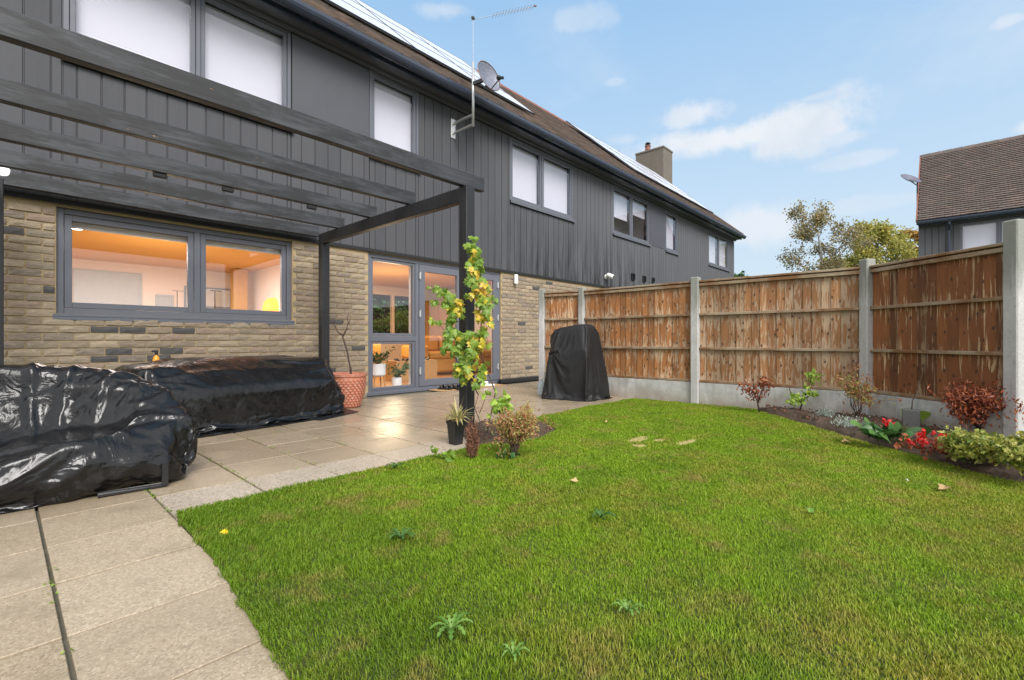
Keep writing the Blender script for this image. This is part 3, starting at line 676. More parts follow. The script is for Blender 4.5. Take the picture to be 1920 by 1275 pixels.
    for x0, x1 in ((5.605, 6.715), (6.725, 7.82)):
        g = MB(); g.frame(x0, x1, .08, 2.495, y-.012, y+.06, .135); leaf = g.build('glazed_door', M_FRAME, T)
        g = MB(); g.box(x0+.125, x1-.125, y+.02, y+.027, .205, 2.37); g.build('pane', M_GLASS, leaf)
        hx = x0-.012 if x0 < 6 else x1-.03
        for hz in (.32, 1.45, 2.2):
            g = MB(); g.tube([(hx+.02, y-.03, hz), (hx+.02, y-.03, hz+.14)], .018, 10); g.bbox(hx+.0, hx+.04, y-.024, y-.013, hz+.02, hz+.12, .003); g.build('hinge', M_GALV, leaf)
    # inner timber reveal strips (pale) seen behind the glass
    b = MB(); b.frame(4.53, 5.53, .075, 2.50, y+.112, y+.20, .03); b.frame(5.60, 7.84, .075, 2.50, y+.112, y+.20, .03); b.build('inner_reveal', M_WHITE, T)
    # solar panels: framed modules on the roof slope
    up = np.array([0, 11.85-7.22, 10.24-6.10]); up /= np.linalg.norm(up); nr = np.array([0, -up[2], up[1]])
    mw, mh = 1.93, 1.32
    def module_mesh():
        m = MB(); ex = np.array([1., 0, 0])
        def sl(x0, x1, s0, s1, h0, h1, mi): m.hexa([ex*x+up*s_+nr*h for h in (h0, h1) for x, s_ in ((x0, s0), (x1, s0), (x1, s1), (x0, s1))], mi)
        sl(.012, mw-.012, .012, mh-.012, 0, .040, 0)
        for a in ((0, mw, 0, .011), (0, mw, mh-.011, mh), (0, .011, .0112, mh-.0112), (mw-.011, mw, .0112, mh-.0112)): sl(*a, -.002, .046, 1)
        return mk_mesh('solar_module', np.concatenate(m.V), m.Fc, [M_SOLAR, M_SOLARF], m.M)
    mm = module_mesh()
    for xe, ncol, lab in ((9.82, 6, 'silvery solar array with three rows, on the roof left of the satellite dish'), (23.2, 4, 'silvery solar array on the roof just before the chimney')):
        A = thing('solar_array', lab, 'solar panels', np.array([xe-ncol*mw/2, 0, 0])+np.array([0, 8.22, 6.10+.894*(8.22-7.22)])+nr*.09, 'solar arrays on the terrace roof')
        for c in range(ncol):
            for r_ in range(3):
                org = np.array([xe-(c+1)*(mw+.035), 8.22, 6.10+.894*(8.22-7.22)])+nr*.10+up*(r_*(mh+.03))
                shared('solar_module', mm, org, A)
    return T
TERR = terrace()

# chimney and pot
C = thing('chimney', 'tall buff brick chimney stack at the far gable with clay pot', 'chimney', (25.02, 12.05, 0))
b = MB(); b.bbox(24.47, 25.6, 11.24, 12.9, -.1, 11.5, .01); b.bbox(24.44, 25.63, 11.21, 12.93, 11.5, 11.6, .01); b.build('stack', plain('weathered_buff_stack', (.15, .13, .105), .9, var=.4, scale=4, bump=.6, dirt=(.09, .09, .085)), C)
b = MB(); b.lathe([(.17, 11.6), (.19, 11.65), (.15, 11.7), (.14, 11.98), (.17, 12.0), (.17, 12.04), (.12, 12.04)], (24.95, 12.4, 0), 20); b.build('pot', M_RIDGE, C)
b = MB(); b.lathe([(.03, 12.0), (.03, 12.14), (.16, 12.15), (.10, 12.22), (.0, 12.24)], (24.95, 12.4, 0), 16); b.build('cowl', M_BLACK, C)

# neighbouring house: same kind, turned so that its front faces the gardens
XF = (np.array([[0., 1, 0], [-1, 0, 0], [0, 0, 1]]), np.array([27-7.6, .8, 0]))      # local x runs along -Y, local y along +X
def neighbour():
    T = thing('neighbour_house', 'brown roofed house with dark boarded wall beyond the fence, far right', 'house', (31, -4, -.1))
    b = MB(); b.wall(0, 9, -.1, 5.95, FY, FY+.2, [(1.28, 3.6, 4.33, 5.83)]); b.build('wall', M_MEMB, T)
    x = 0
    while x < 8.9:
        xb = min(x+.2205, 9); m = MB()
        z1 = 4.25 if 1.28 < x+.11 < 3.6 else 5.84
        m.bbox(x+.002, xb-.014, FY-.027, FY-.001, 1.0, z1, .004); m.build('cladding_board', M_CLAD, T); x = xb
    for x0 in (0, 8.8):
        V = []
        for xx in (x0, x0+.2): V += [(xx, FY+.2, -.1), (xx, 16.1, -.1), (xx, 16.1, 6.0), (xx, 11.85, 10.1), (xx, FY+.2, 6.2)]
        mesh_obj('gable_wall', V, [(0,1,2,3,4)[::-1], (5,6,7,8,9), (0,5,6,1)[::-1], (1,6,7,2)[::-1], (2,7,8,3)[::-1], (3,8,9,4)[::-1], (4,9,5,0)[::-1]], M_CLAD, T)
    b = MB(); b.box(.2, 8.8, 16, 16.2, -.1, 6.0); b.build('rear_wall', M_MORTAR, T)
    roof(T, -.06, 9.06); eaves(T, 0, 9)
    window(T, 1.28, 3.6, 4.33, 5.83, [2.44])
    b = MB(); b.tube([(.98, 7.14, 5.93), (.98, 7.14, 5.82), (.98, 7.5, 5.60), (.98, 7.5, 1.0)], .045, 10); b.build('downpipe', M_GUTTER, T)
neighbour()
XF = None

# ================================================================== INTERIORS (seen through the glass)
def emis(name, col, s):
    return mat(name, lambda n, b: setp(n, b, col, .5, emit=col, es=s))
M_CEIL = plain('warm_lit_white_ceiling', (.60, .33, .085), .8, var=.03)  # white ceiling; the warm lamp light is painted into its colour
M_IWALL = plain('pale_pink_wall_paint', (.84, .76, .71), .8, var=.03)
M_OAK = plain('oak_floor', (.45, .25, .11), .35, var=.2, scale=6)
def room(nm, x0, x1, y1, zc, back_holes=()):
    b = MB(); b.box(x0, x1, FY+.242, y1, -.02, .06); b.build(nm+'_floor', M_OAK, kind='structure')
    b = MB(); b.box(x0, x1, FY+.242, y1, zc, zc+.08); b.build(nm+'_ceiling', M_CEIL, kind='structure')
    b = MB(); b.wall(x0, x1, .06, zc, y1, y1+.1, back_holes); b.box(x0-.1, x0, FY+.242, y1+.1, .06, zc); b.box(x1, x1+.1, FY+.242, y1+.1, .06, zc); b.build(nm+'_wall', M_IWALL, kind='structure')
room('kitchen', -3.0, 4.22, 13.2, 2.68); room('lounge', 4.40, 10.4, 13.2, 2.72, [(7.85, 8.62, 1.15, 2.45), (8.72, 9.7, 1.15, 2.45)])
def area(nm, loc, sx, sy, pw, col):
    l = bpy.data.lights.new(nm, 'AREA'); l.shape = 'RECTANGLE'; l.size = sx*S; l.size_y = sy*S; l.energy = pw; l.color = col
    o = bpy.data.objects.new(nm, l); SC.collection.objects.link(o); o.location = Vector(loc)*S
area('kitchen_light', (1.6, 10.6, 2.60), 3, 2, 70, (1, .92, .84)); area('lounge_light', (6.8, 10.8, 2.62), 3.6, 3.6, 30, (1, .72, .40))
point_l = bpy.data.lights.new('kitchen_point_light', 'POINT'); point_l.energy = 30; point_l.color = (1, .80, .52); point_l.shadow_soft_size = .3  # point lamp in mid-room without a fixture, lights walls and ceiling
o = bpy.data.objects.new('kitchen_point_light', point_l); SC.collection.objects.link(o); o.location = Vector((1.8, 9.6, 1.5))*S
point2 = point_l.copy(); point2.energy = 36; o = bpy.data.objects.new('lounge_point_light', point2); SC.collection.objects.link(o); o.location = Vector((6.6, 10.2, 1.5))*S  # second point lamp without a fixture, for the lounge
M_LED = emis('lit_downlight', (1, .95, .85), 14)
p = c2w(143, 428, 7.0)
t_ = (2.66-1)/((637.5-428)/F); q = c2w(143, 428, t_)
D = thing('downlight', 'small lit round downlight in the warm-lit kitchen ceiling', 'light', (q[0], q[1], 2.66))
b = MB(); b.lathe([(.075, 2.665), (.085, 2.655), (.085, 2.68)], (q[0], q[1], 0), 20); b.build('rim', M_WHITE, D)
b = MB(); b.lathe([(.0, 2.652), (.07, 2.652), (.07, 2.66)], (q[0], q[1], 0), 20); b.build('lens', M_LED, D)
# table lamp on a sideboard by the kitchen side wall
q = c2w(511, 580, 10.6)
D = thing('sideboard', 'low sideboard under the glowing orange lamp in the kitchen', 'sideboard', (q[0]-.3, q[1]+.1, .06))
b = MB(); b.bbox(q[0]-1.2, q[0]+.5, q[1]-.2, q[1]+.35, .12, 1.50, .01); b.build('cabinet', M_WHITE, D)
D = thing('table_lamp', 'glowing orange dome table lamp behind the kitchen window', 'lamp', (q[0], q[1], 1.5))
b = MB(); b.lathe([(.09, 1.50), (.09, 1.53), (.02, 1.55), (.02, 1.66)], (q[0], q[1], 0), 16); b.build('base', M_GALV, D)
b = MB(); b.lathe([(.20, 1.64), (.205, 1.72), (.17, 1.85), (.10, 1.93), (0, 1.95)], (q[0], q[1], 0), 24); b.build('shade', emis('glowing_amber_shade', (1, .30, .02), 1.3), D, smooth=True)
# kitchen fittings
b = MB(); b.bbox(3.72, 4.0, 12.2, 12.5, .06, 2.67, .01); tag(b.build('pillar', plain('ochre_pillar_paint', (.58, .34, .10), .7), smooth=False), 'ochre square pillar in the kitchen beside the lamp', 'pillar')
def picture(px0, px1, py0, py1, y, lab, col, edge):
    def at(px, py):
        d = FW+RT*((px-960)/F); z = y/d[1]; return c2w(px, py, z)
    a = at(px0, py0); c = at(px1, py1)
    T = thing('picture', lab, 'picture', ((a[0]+c[0])/2, y, c[2]))
    m = MB(); m.frame(a[0], c[0], c[2], a[2], y-.03, y-.002, .035); m.build('frame', edge, T)
    m = MB(); m.box(a[0]+.03, c[0]-.03, y-.015, y-.003, c[2]+.03, a[2]-.03); m.build('print', col, T)
M_PBLUE = plain('pale_blue_grey_print', (.46, .52, .57), .5, var=.12); M_PWH = plain('white_print', (.70, .70, .70), .5)
M_BLF = plain('blue_grey_wood', (.25, .32, .42), .5)
picture(137, 266, 503, 579, 13.19, 'large pale blue-grey board on the kitchen back wall', M_PBLUE, M_PBLUE)
picture(291, 325, 552, 579, 13.19, 'small pale blue board low on the kitchen back wall', M_PBLUE, M_PBLUE)
picture(345, 434, 536, 579, 13.19, 'blue-grey framed picture behind the window mullion', M_PWH, M_BLF)
picture(481, 521, 537, 579, 13.19, 'blue-grey framed picture behind the glowing lamp', M_PWH, M_BLF)
for px, lab in ((332, 'thin bare lamp stand in the kitchen left of the window mullion'), (403, 'thin bare lamp stand in the kitchen right of the window mullion')):
    q = c2w(px, 590, 11.0); D = thing('lamp_stand', lab, 'lamp', (q[0], q[1], .06))
    b = MB(); b.tube([(q[0], q[1], .06), (q[0], q[1], 2.15)], .012, 8); b.tube([(q[0]-.09, q[1], 2.15), (q[0]+.13, q[1], 2.15)], .010, 8); b.build('pole', M_BARK, D)
    b = MB(); b.lathe([(.12, .06), (.12, .08), (.0, .09)], (q[0], q[1], 0), 16); b.build('foot', M_BLACK, D)
b = MB(); b.bbox(.52, 3.07, FY+.15, FY+.18, 2.35, 2.455, .008); tag(b.build('roller_blind', M_WHITE), 'white rolled-up blind along the top of the kitchen window', 'blind')
# plants in the lounge
def inner_plant(px, z_, lab, legs, r, ph, seed):
    d_ = FW+RT*((px-960)/F); q = c2w(px, 637, z_); T = thing('house_plant', lab, 'house plant', (q[0], q[1], .06)); R = np.random.RandomState(seed)
    if legs:
        m = MB()
        for k in range(4): a = k*math.pi/2+.6; m.tube([(q[0]+r*.75*math.cos(a), q[1]+r*.75*math.sin(a), .40), (q[0]+r*1.0*math.cos(a), q[1]+r*1.0*math.sin(a), .06)], [.018, .012], 8)
        m.build('legs', M_OAK, T); z0 = .30
    else: z0 = .06
    m = MB(); m.lathe([(0, z0), (r*.85, z0), (r, z0+.03), (r, z0+ph), (r*.93, z0+ph), (r*.9, z0+ph-.03), (0, z0+ph-.03)], (q[0], q[1], 0), 24); m.build('pot', M_WHITE, T, smooth=False)
    m = MB(); tips = []
    for k in range(14):
        a = R.uniform(0, 6.28); l = R.uniform(.5, 1)*.34; P_ = [np.array([q[0], q[1], z0+ph-.03])+np.array([math.cos(a)*l*t*.9, math.sin(a)*l*t*.9, l*1.1*t-.2*l*t*t]) for t in (0, .4, .75, 1)]; m.tube(P_, [.006, .004, .003, .002], 5); tips += P_[1:]
    m.build('stem', M_BARK, T); tips = np.repeat(np.array(tips), 7, 0)+R.normal(size=(len(tips)*7, 3))*.03
    Vs = []; Fs = []
    for c_ in tips: d = R.normal(size=3); d /= np.linalg.norm(d); s_ = np.cross(d, R.normal(size=3)); s_ /= np.linalg.norm(s_); f = len(Vs); Vs += [c_-d*.04, c_+s_*.014, c_+d*.04, c_-s_*.014]; Fs.append((f, f+1, f+2, f+3))
    mesh_obj('foliage', Vs, Fs, plain('house_leaf', (.08, .15, .05), .5), T, kind='stuff')
inner_plant(708, 9.15, 'leafy plant in a white pot on wooden legs behind the door side light', True, .155, .24, 3)
inner_plant(744, 9.35, 'leafy plant in a small white pot on the floor behind the side light', False, .10, .20, 4)
# lounge: sofa, chests, plants
M_MUST = plain('mustard_cloth', (.62, .33, .075), .8, var=.12); M_TAN = plain('tan_board', (.55, .33, .14), .6)
sx, sy = 7.35, 9.9
SF = thing('sofa', 'mustard yellow sofa inside the lounge behind the glazed door', 'sofa', (8.6, sy, .06))
b = MB(); b.bbox(sx, 10.1, sy, sy+.9, .14, .50, .04); b.build('base', M_MUST, SF)
for k in range(3):
    b = MB(); b.bbox(sx+.28+k*.82, sx+1.07+k*.82, sy-.02, sy+.7, .505, .68, .04); b.build('seat_cushion', M_MUST, SF, smooth=False)
    b = MB(); b.bbox(sx+.28+k*.82, sx+1.07+k*.82, sy+.62, sy+.86, .69, 1.12, .06); b.build('back_cushion', M_MUST, SF)
b = MB(); b.bbox(sx-.02, sx+.25, sy-.02, sy+.92, .505, .86, .05); b.build('arm', M_MUST, SF)
for xx, lab in ((6.35, 'tan storage box open at the top, left one by the sofa'), (6.98, 'tan storage box with dark things in it, right one by the sofa')):
    D = thing('storage_box', lab, 'box', (xx, 9.35, .06)); b = MB()
    b.bbox(xx-.26, xx+.26, 9.12, 9.16, .06, .52, .005); b.bbox(xx-.26, xx+.26, 9.56, 9.60, .06, .52, .005); b.bbox(xx-.26, xx-.22, 9.161, 9.559, .06, .52, .005); b.bbox(xx+.22, xx+.26, 9.161, 9.559, .06, .52, .005); b.box(xx-.219, xx+.219, 9.161, 9.559, .07, .40); b.build('shell', M_TAN, D)
    b = MB()
    for k in range(7): u = rs.uniform(-.14, .14, 2); b.tube([(xx+u[0], 9.36+u[1], .40), (xx+u[1], 9.30+u[0], .56)], .025, 7)
    b.build('contents', M_BLACK, D)
D = thing('cupboard', 'tall tan cupboard against the lounge side wall', 'cupboard', (10.1, 12.4, .06)); b = MB(); b.bbox(9.8, 10.38, 11.4, 13.1, .06, 2.3, .01); b.build('carcass', M_TAN, D)
b = MB(); b.bbox(9.77, 9.798, 11.42, 12.24, .1, 2.28, .004); b.build('door', M_TAN, D); b = MB(); b.bbox(9.77, 9.798, 12.26, 13.08, .1, 2.28, .004); b.build('door', M_TAN, D)
D = thing('cabinet', 'low tan cabinet inside the lounge behind the plant pots', 'cabinet', (5.6, 10.8, .06)); b = MB(); b.bbox(4.7, 6.6, 10.6, 11.1, .06, .90, .01); b.build('carcass', M_TAN, D)
for k in range(3): b = MB(); b.bbox(4.72+k*.625, 5.32+k*.625, 10.575, 10.598, .1, .87, .004); b.build('door', M_MUST, D)
# ================================================================== FENCE
def fence():
    P = [(5.80, 7.20), (5.0, 7.4), (2.87, 7.4), (.71, 7.42), (-.497, 6.43), (-2.1, 5.12)]   # (Y, X) of post centres
    P = [np.array([x, y]) for y, x in P]
    tops = [1.99, 1.985, 1.985, 2.02, 2.12, 2.05]
    pl = ['slim concrete post at the far free end of the fence, nearest the house', 'concrete post right behind the black barbecue cover', 'concrete post midway along the fence, above the bare lawn patches',
          'broad concrete post at the bend of the fence', 'concrete post cropped by the right edge of the photo', 'concrete post of the nearest fence bay']
    d_list = [P[i+1]-P[i] for i in range(5)]
    for i, p in enumerate(P[:5]):
        d = d_list[min(i, 4)]; d = d/np.linalg.norm(d); a = math.atan2(d[1], d[0])
        T = thing('concrete_post', pl[i], 'fence post', (p[0], p[1], 0), 'concrete fence posts'); T.rotation_euler[2] = a
        m = MB(); w, t = (.054, .058) if i < 2 else (.060, .066)
        m.bbox(-w, w, -t, t, -.1, tops[i], .010)
        me = mk_mesh('shaft', np.concatenate(m.V), m.Fc, M_CPOST); o = link('shaft', me, WORG[T.name], T)
    mats = [M_FW_B, M_FW_B, M_FW_A, M_FW_C, M_FW_C]
    lab = ['narrow weathered wooden fence panel beside the house, left of the barbecue cover', 'streaky brown and grey wooden fence panel behind the barbecue cover', 'palest most weathered wooden fence panel, left of the broad post',
           'dark brown wooden fence panel behind the red shrub', 'dark wooden fence panel of the nearest bay']
    zb, zt = .34, 1.93
    bm = {}
    for i in range(4):
        a, b_ = P[i], P[i+1]; L = np.linalg.norm(b_-a); d = (b_-a)/L; ang = math.atan2(d[1], d[0]); side = np.array([-d[1], d[0]])
        if side@(-a) < 0: side = -side          # towards the camera
        sg = 1 if np.allclose(side, [-d[1], d[0]]) else -1
        org = (a+b_)/2; T = thing('wooden_fence', lab[i], 'fence panel', (org[0], org[1], zb), 'wooden fence panels'); T.rotation_euler[2] = ang
        w0 = L/2-.062
        def part(nm, mb, mt): o = link(nm, mk_mesh(nm, np.concatenate(mb.V), mb.Fc, mt), WORG[T.name], T); return o
        # feather-edge boards, each overlapping the next
        n_ = max(4, int(round(2*w0/.108))); bw = 2*w0/n_
        me_key = (i,)
        for v in range(4):
            m = MB(); y0 = -.018*sg
            th = .006
            x0, x1 = -bw/2, bw/2+.012
            ys = [0.0, -.014*sg]     # thick and thin edge
            tw = rs.uniform(-.003, .003)
            V = [(x0, y0+.0*sg, 0), (x1, y0-.012*sg, 0), (x1, y0-.018*sg, 0), (x0, y0-.016*sg, 0)]; V += [(x+tw, y, zt-zb-.03+rs.uniform(-.003, .003)) for x, y, z in V]
            m.hexa(V); bm[(i, v)] = mk_mesh('board', np.concatenate(m.V), m.Fc, mats[i])
        for k in range(n_):
            lx = -w0+(k+.5)*bw; o = bpy.data.objects.new('board', bm[(i, k % 4)]); SC.collection.objects.link(o); o.parent = T; o.location = (lx*S, rs.uniform(-.002, .002), 0); o.rotation_euler[2] = rs.uniform(-.012, .012)
        for zz, h in ((.0, .040), (.53-.02, .038), (1.06-.02, .038), (1.50, .045)):
            m = MB(); sag = rs.uniform(-.006, .006)
            y_a, y_b = sorted((-.012*sg, .026*sg)); m.bbox(-w0, w0, y_a, y_b, zz, zz+h, .004)
            V = m.V[0]; V[:,2] += sag*(1-(V[:,0]/w0)**2); part('rail', m, M_RAIL)
        m = MB(); y_a, y_b = sorted((-.045*sg, .035*sg)); m.bbox(-w0, w0, y_a, y_b, zt-zb-.03, zt-zb, .005); part('capping', m, M_RAIL)
        G = thing('gravel_board', ['short concrete gravel board at the free end of the fence', 'concrete gravel board beside the barbecue cover', 'concrete gravel board left of the broad post, behind the lime shrub', 'soil-stained concrete gravel board behind the flower bed'][i], 'gravel board', (org[0], org[1], 0), 'concrete gravel boards'); G.rotation_euler[2] = ang
        m = MB(); m.bbox(-w0, w0, -.025, .025, -.08, zb-.004, .006); link('slab', mk_mesh('slab', np.concatenate(m.V), m.Fc, M_CONC), WORG[G.name], G)
fence()

# ================================================================== PERGOLA
def pergola():
    T = thing('pergola', 'charcoal painted timber pergola with five long beams over the patio', 'pergola', (1.5, 5.4, 0))
    posts = [(3.42, 3.80), (3.44, 7.15), (-.03, 7.15), (-.36, 3.8)]
    for i, (x, y) in enumerate(posts):
        m = MB(); w = .062; m.bbox(x-w, x+w, y-w, y+w, 0 if i else -.02, 2.655 if i else 2.655, .006); m.build('post', M_POST, T)
    for x in (3.42, -.36): m = MB(); m.bbox(x-.045, x+.045, 3.864, 7.086, 2.50, 2.655, .006); m.build('cross_beam', M_POST, T)
    ends = [(3.66, 3.81), (3.48, 4.84), (3.48, 5.73), (3.48, 6.62), (3.48, 7.44)]
    for i, (xe, y) in enumerate(ends):
        x0 = -1.6; L = xe-x0; n_ = 14; m = MB(); h = .158
        xs = np.linspace(x0, xe, n_); V = []; Fs = []; th = .036
        for k, x in enumerate(xs):
            s_ = .006*math.sin(x*1.7+i*2); yy = y+.004*math.sin(x*2.3+i)
            c = .005
            for dy, dz in ((-th+c, 0), (th-c, 0), (th, c), (th, h-c), (th-c, h), (-th+c, h), (-th, h-c), (-th, c)): V.append((x, yy+dy, 2.657+s_+dz+(.0)))
            if k: Fs += [((k-1)*8+q, (k-1)*8+(q+1) % 8, k*8+(q+1) % 8, k*8+q)[::-1] for q in range(8)]
        Fs += [tuple(range(8)), tuple((n_-1)*8+q for q in range(8))[::-1]]
        m.add(V, Fs); m.build('beam', M_PERG, T)
    # joist hangers / short battens fixed under the third and fourth beams
    for x, y in ((1.08, 5.73), (1.68, 5.73), (2.6, 5.73)):
        m = MB(); m.bbox(x-.055, x+.055, y-.025, y+.025, 2.61, 2.652, .006); m.build('block', M_MEMB, T)
pergola()
# small white lamps
def spotlight(lab, p, aim, nm='security_camera'):
    T = thing(nm, lab, 'camera' if nm == 'security_camera' else 'light', p)
    p = np.array(p); a = np.array(aim, float); a /= np.linalg.norm(a)
    m = MB(); m.lathe([(.0, -.02), (.07, -.02), (.07, .01), (.03, .03), (.025, .09), (0, .09)], p, 18, axis=(0, -1, 0)); m.build('bracket', M_WHITE, T, smooth=False)
    m = MB(); c = p+np.array([0, -.14, .02]); m.lathe([(0, -.10), (.05, -.10), (.068, -.07), (.070, .08), (.06, .11), (.055, .10), (.0, .095)], c, 20, axis=a); m.build('housing', M_WHITE, T, smooth=True)
    m = MB(); m.lathe([(0, .111), (.045, .111), (.045, .09)], c, 16, axis=a); m.build('lens', M_BLACK, T)
def onwall(px, py, y):
    d = FW+RT*((px-960)/F); return c2w(px, py, y/d[1])
spotlight('white security camera on the dark cladding above the fence', onwall(1136, 519, FY-.03), (.3, -.8, -.35))
q = np.array([-.03, 7.08, 2.17+.0]); q = c2w(5, 320, 4.83)
T = thing('pergola_lamp', 'small white lamp on the back post at the left edge', 'light', (q[0], q[1], q[2]))
m = MB(); m.lathe([(0, -.03), (.045, -.03), (.055, .0), (.04, .04), (0, .05)], (q[0], q[1]-.0, q[2]), 16, axis=(.4, -.8, .2)); m.build('head', emis('lamp_white', (.9, .92, 1), .6), T, smooth=True)
m = MB(); m.bbox(q[0]-.02, q[0]+.02, q[1]+.03, 7.1, q[2]-.02, q[2]+.02, .004); m.build('bracket', M_WHITE, T)
q = onwall(964, 524, FY-.02)
T = thing('wall_light', 'small white tube light on the brick wall right of the doors', 'light', q)
m = MB(); m.lathe([(0, -.11), (.045, -.11), (.05, -.10), (.05, .10), (.045, .11), (0, .11)], (q[0], q[1]-.06, q[2]), 16); m.build('tube', M_WHITE, T, smooth=False)
m = MB(); m.bbox(q[0]-.025, q[0]+.025, q[1]-.03, q[1]+.02, q[2]-.05, q[2]+.05, .004); m.build('bracket', M_GALV, T)
for px, py, sz in ((1186, 519, .11), (1207, 523, .10), (1224, 525, .08)):
    q = onwall(px, py, FY-.03); T = thing('wall_vent', 'small black square vent in the cladding, %s of three' % {1186: 'leftmost and largest', 1207: 'middle', 1224: 'rightmost and smallest'}[px], 'vent', q, 'black vents in the cladding')
    m = MB(); m.frame(q[0]-sz, q[0]+sz, q[2]-sz, q[2]+sz, q[1]-.05, q[1]-.001, .02); m.build('frame', M_BLACK, T)
    m = MB()
    for k in range(4): zz = q[2]-sz+.03+k*(2*sz-.05)/4; m.add([(q[0]-sz+.02, q[1]-.045, zz), (q[0]+sz-.02, q[1]-.045, zz), (q[0]+sz-.02, q[1]-.01, zz+.04), (q[0]-sz+.02, q[1]-.01, zz+.04)], [(0,1,2,3)])
    m.build('slats', M_BLACK, T)

# ---- satellite dish, aerial
M_DISH = mat('perforated_dish', lambda n, b: dish_mesh(n, b))if False else None
def m_dish(n, b):
    v = n.voro(n.obj, 70); setp(n, b, (.20, .21, .26), .45, metal=.2)
    tr = n.node('ShaderNodeBsdfTransparent'); mx = n.node('ShaderNodeMixShader'); n.put(mx.inputs[0], n.ramp(v, [(.34, .75), (.40, 0.0)])); n.l.new(b.outputs[0], mx.inputs[1]); n.l.new(tr.outputs[0], mx.inputs[2]); return mx.outputs[0]
M_DISH = mat('perforated_dish', m_dish)
def dish(lab, pole, c, R, axis, base, wallp):
    T = thing('satellite_dish', lab, 'satellite dish', base)
    m = MB(); m.tube(pole, .028, 12); m.build('pole', M_GALV, T, smooth=True)
    m = MB()
    for z in wallp: m.bar((base[0], base[1], z), (base[0], FY-.03, z), .04, .04)
    m.bbox(base[0]-.06, base[0]+.06, FY-.045, FY-.028, wallp[0]-.10, wallp[-1]+.10, .004); m.build('wall_bracket', M_GALV, T)
    ax = np.array(axis, float); ax /= np.linalg.norm(ax); c = np.array(c)
    m = MB(); pr = [(R*k/9, .28*R*(k/9)**2) for k in range(10)]; pr2 = [(r, z-.008) for r, z in pr][::-1]
    m.lathe([(max(r, .0), z) for r, z in pr]+pr2, c, 40, axis=ax); m.build('reflector', M_DISH, T, smooth=True)
    m = MB(); ring = [c+np.array(Vector(ax).to_track_quat('Z', 'Y').to_matrix())@np.array([R*math.cos(a), R*math.sin(a), .28*R]) for a in np.linspace(0, 2*math.pi, 41)]; m.tube(ring, .008, 6, cap=False); m.build('rim', plain('dish_rim', (.20, .12, .10), .5), T, smooth=True)
    Rm = np.array(Vector(ax).to_track_quat('Z', 'Y').to_matrix()); low = c+Rm@np.array([0, -R*.95, .22*R]); lnb = c+Rm@np.array([0, -R*.72, 1.15*R])
    m = MB(); m.tube([c-ax*.06+Rm@np.array([0, -R*.4, 0]), low, lnb], .012, 8); m.build('feed_arm', M_BLACK, T)
    m = MB(); m.lathe([(0, -.07), (.028, -.07), (.028, .02), (.045, .03), (.045, .07), (0, .08)], lnb, 16, axis=(c+ax*.1*R-lnb)); m.build('receiver', M_BLACK, T, smooth=False)
    m = MB(); m.bar(c-ax*.02, np.array([pole[0][0], pole[0][1], c[2]-.02]), .05, .07); m.build('mount', M_BLACK, T)
pz = c2w(887, 237, 9.43)
dish('grey perforated satellite dish on a steel pole under the eaves', [(pz[0], pz[1]-.0, 5.28), (pz[0], pz[1], 6.57)], c2w(912, 147, 9.27), .30, (.0, -.95, .22), (pz[0], pz[1], 5.28), (5.32, 5.52))
A = thing('tv_aerial', 'thin television aerial mast rising above the satellite dish', 'aerial', (pz[0], pz[1], 6.572))
M_THIN = plain('aerial_grey', (.33, .34, .38), .5, .3)
m = MB(); m.tube([(pz[0], pz[1], 6.572), (pz[0]-.0, pz[1], 7.48)], .006, 8); m.build('mast', M_THIN, A)
m = MB(); m.bbox(pz[0]-.035, pz[0]+.035, pz[1]-.02, pz[1]+.02, 7.43, 7.48, .004); m.build('clamp', M_BLACK, A)
a0 = c2w(882, 38, 9.43); a1 = c2w(1002, 12, 9.8); m = MB(); m.tube([a0, a1], .006, 6)
dv = (a1-a0); sd_ = np.cross(dv, (0, 0, 1)); sd_ /= np.linalg.norm(sd_)
for k in range(14): p_ = a0+dv*(.35+.63*k/13); m.tube([p_-sd_*.10, p_+sd_*.10], .004, 5)
m.build('yagi_boom', M_THIN, A)
m = MB(); m.bar(a1-np.array([.02, .02, .01]), a1+dv*.03, .03, .02); m.build('tip', M_RIDGE, A)
# neighbour's dish at its gable
q = c2w(1705, 338, 21.6); XB = np.array([q[0]+.45, .8, 0])
T = thing('satellite_dish', 'small distant satellite dish on the gable of the right-hand house', 'satellite dish', (q[0]+.5, 1.0, 6.6))
ax = np.array([-.35, -.45, -.82]); m = MB(); R = .42
m.lathe([(R*k/8, .25*R*(k/8)**2) for k in range(9)]+[(R*k/8, .25*R*(k/8)**2-.01) for k in range(8, -1, -1)], q, 28, axis=(-.45, -.55, .75)); m.build('reflector', plain('dark_dish', (.10, .10, .14), .5), T, smooth=True)
m = MB(); m.tube([q, (q[0]+.1, .88, q[2]-.12), (q[0]+.1, .88, 6.9)], .03, 8); m.tube([q, q+np.array([-.1, -.25, -.3])], .02, 6); m.tube([(q[0]+.1, .88, 7.0), (q[0]+.1, .80, 7.0)], .025, 6); m.build('arm', M_BLACK, T)

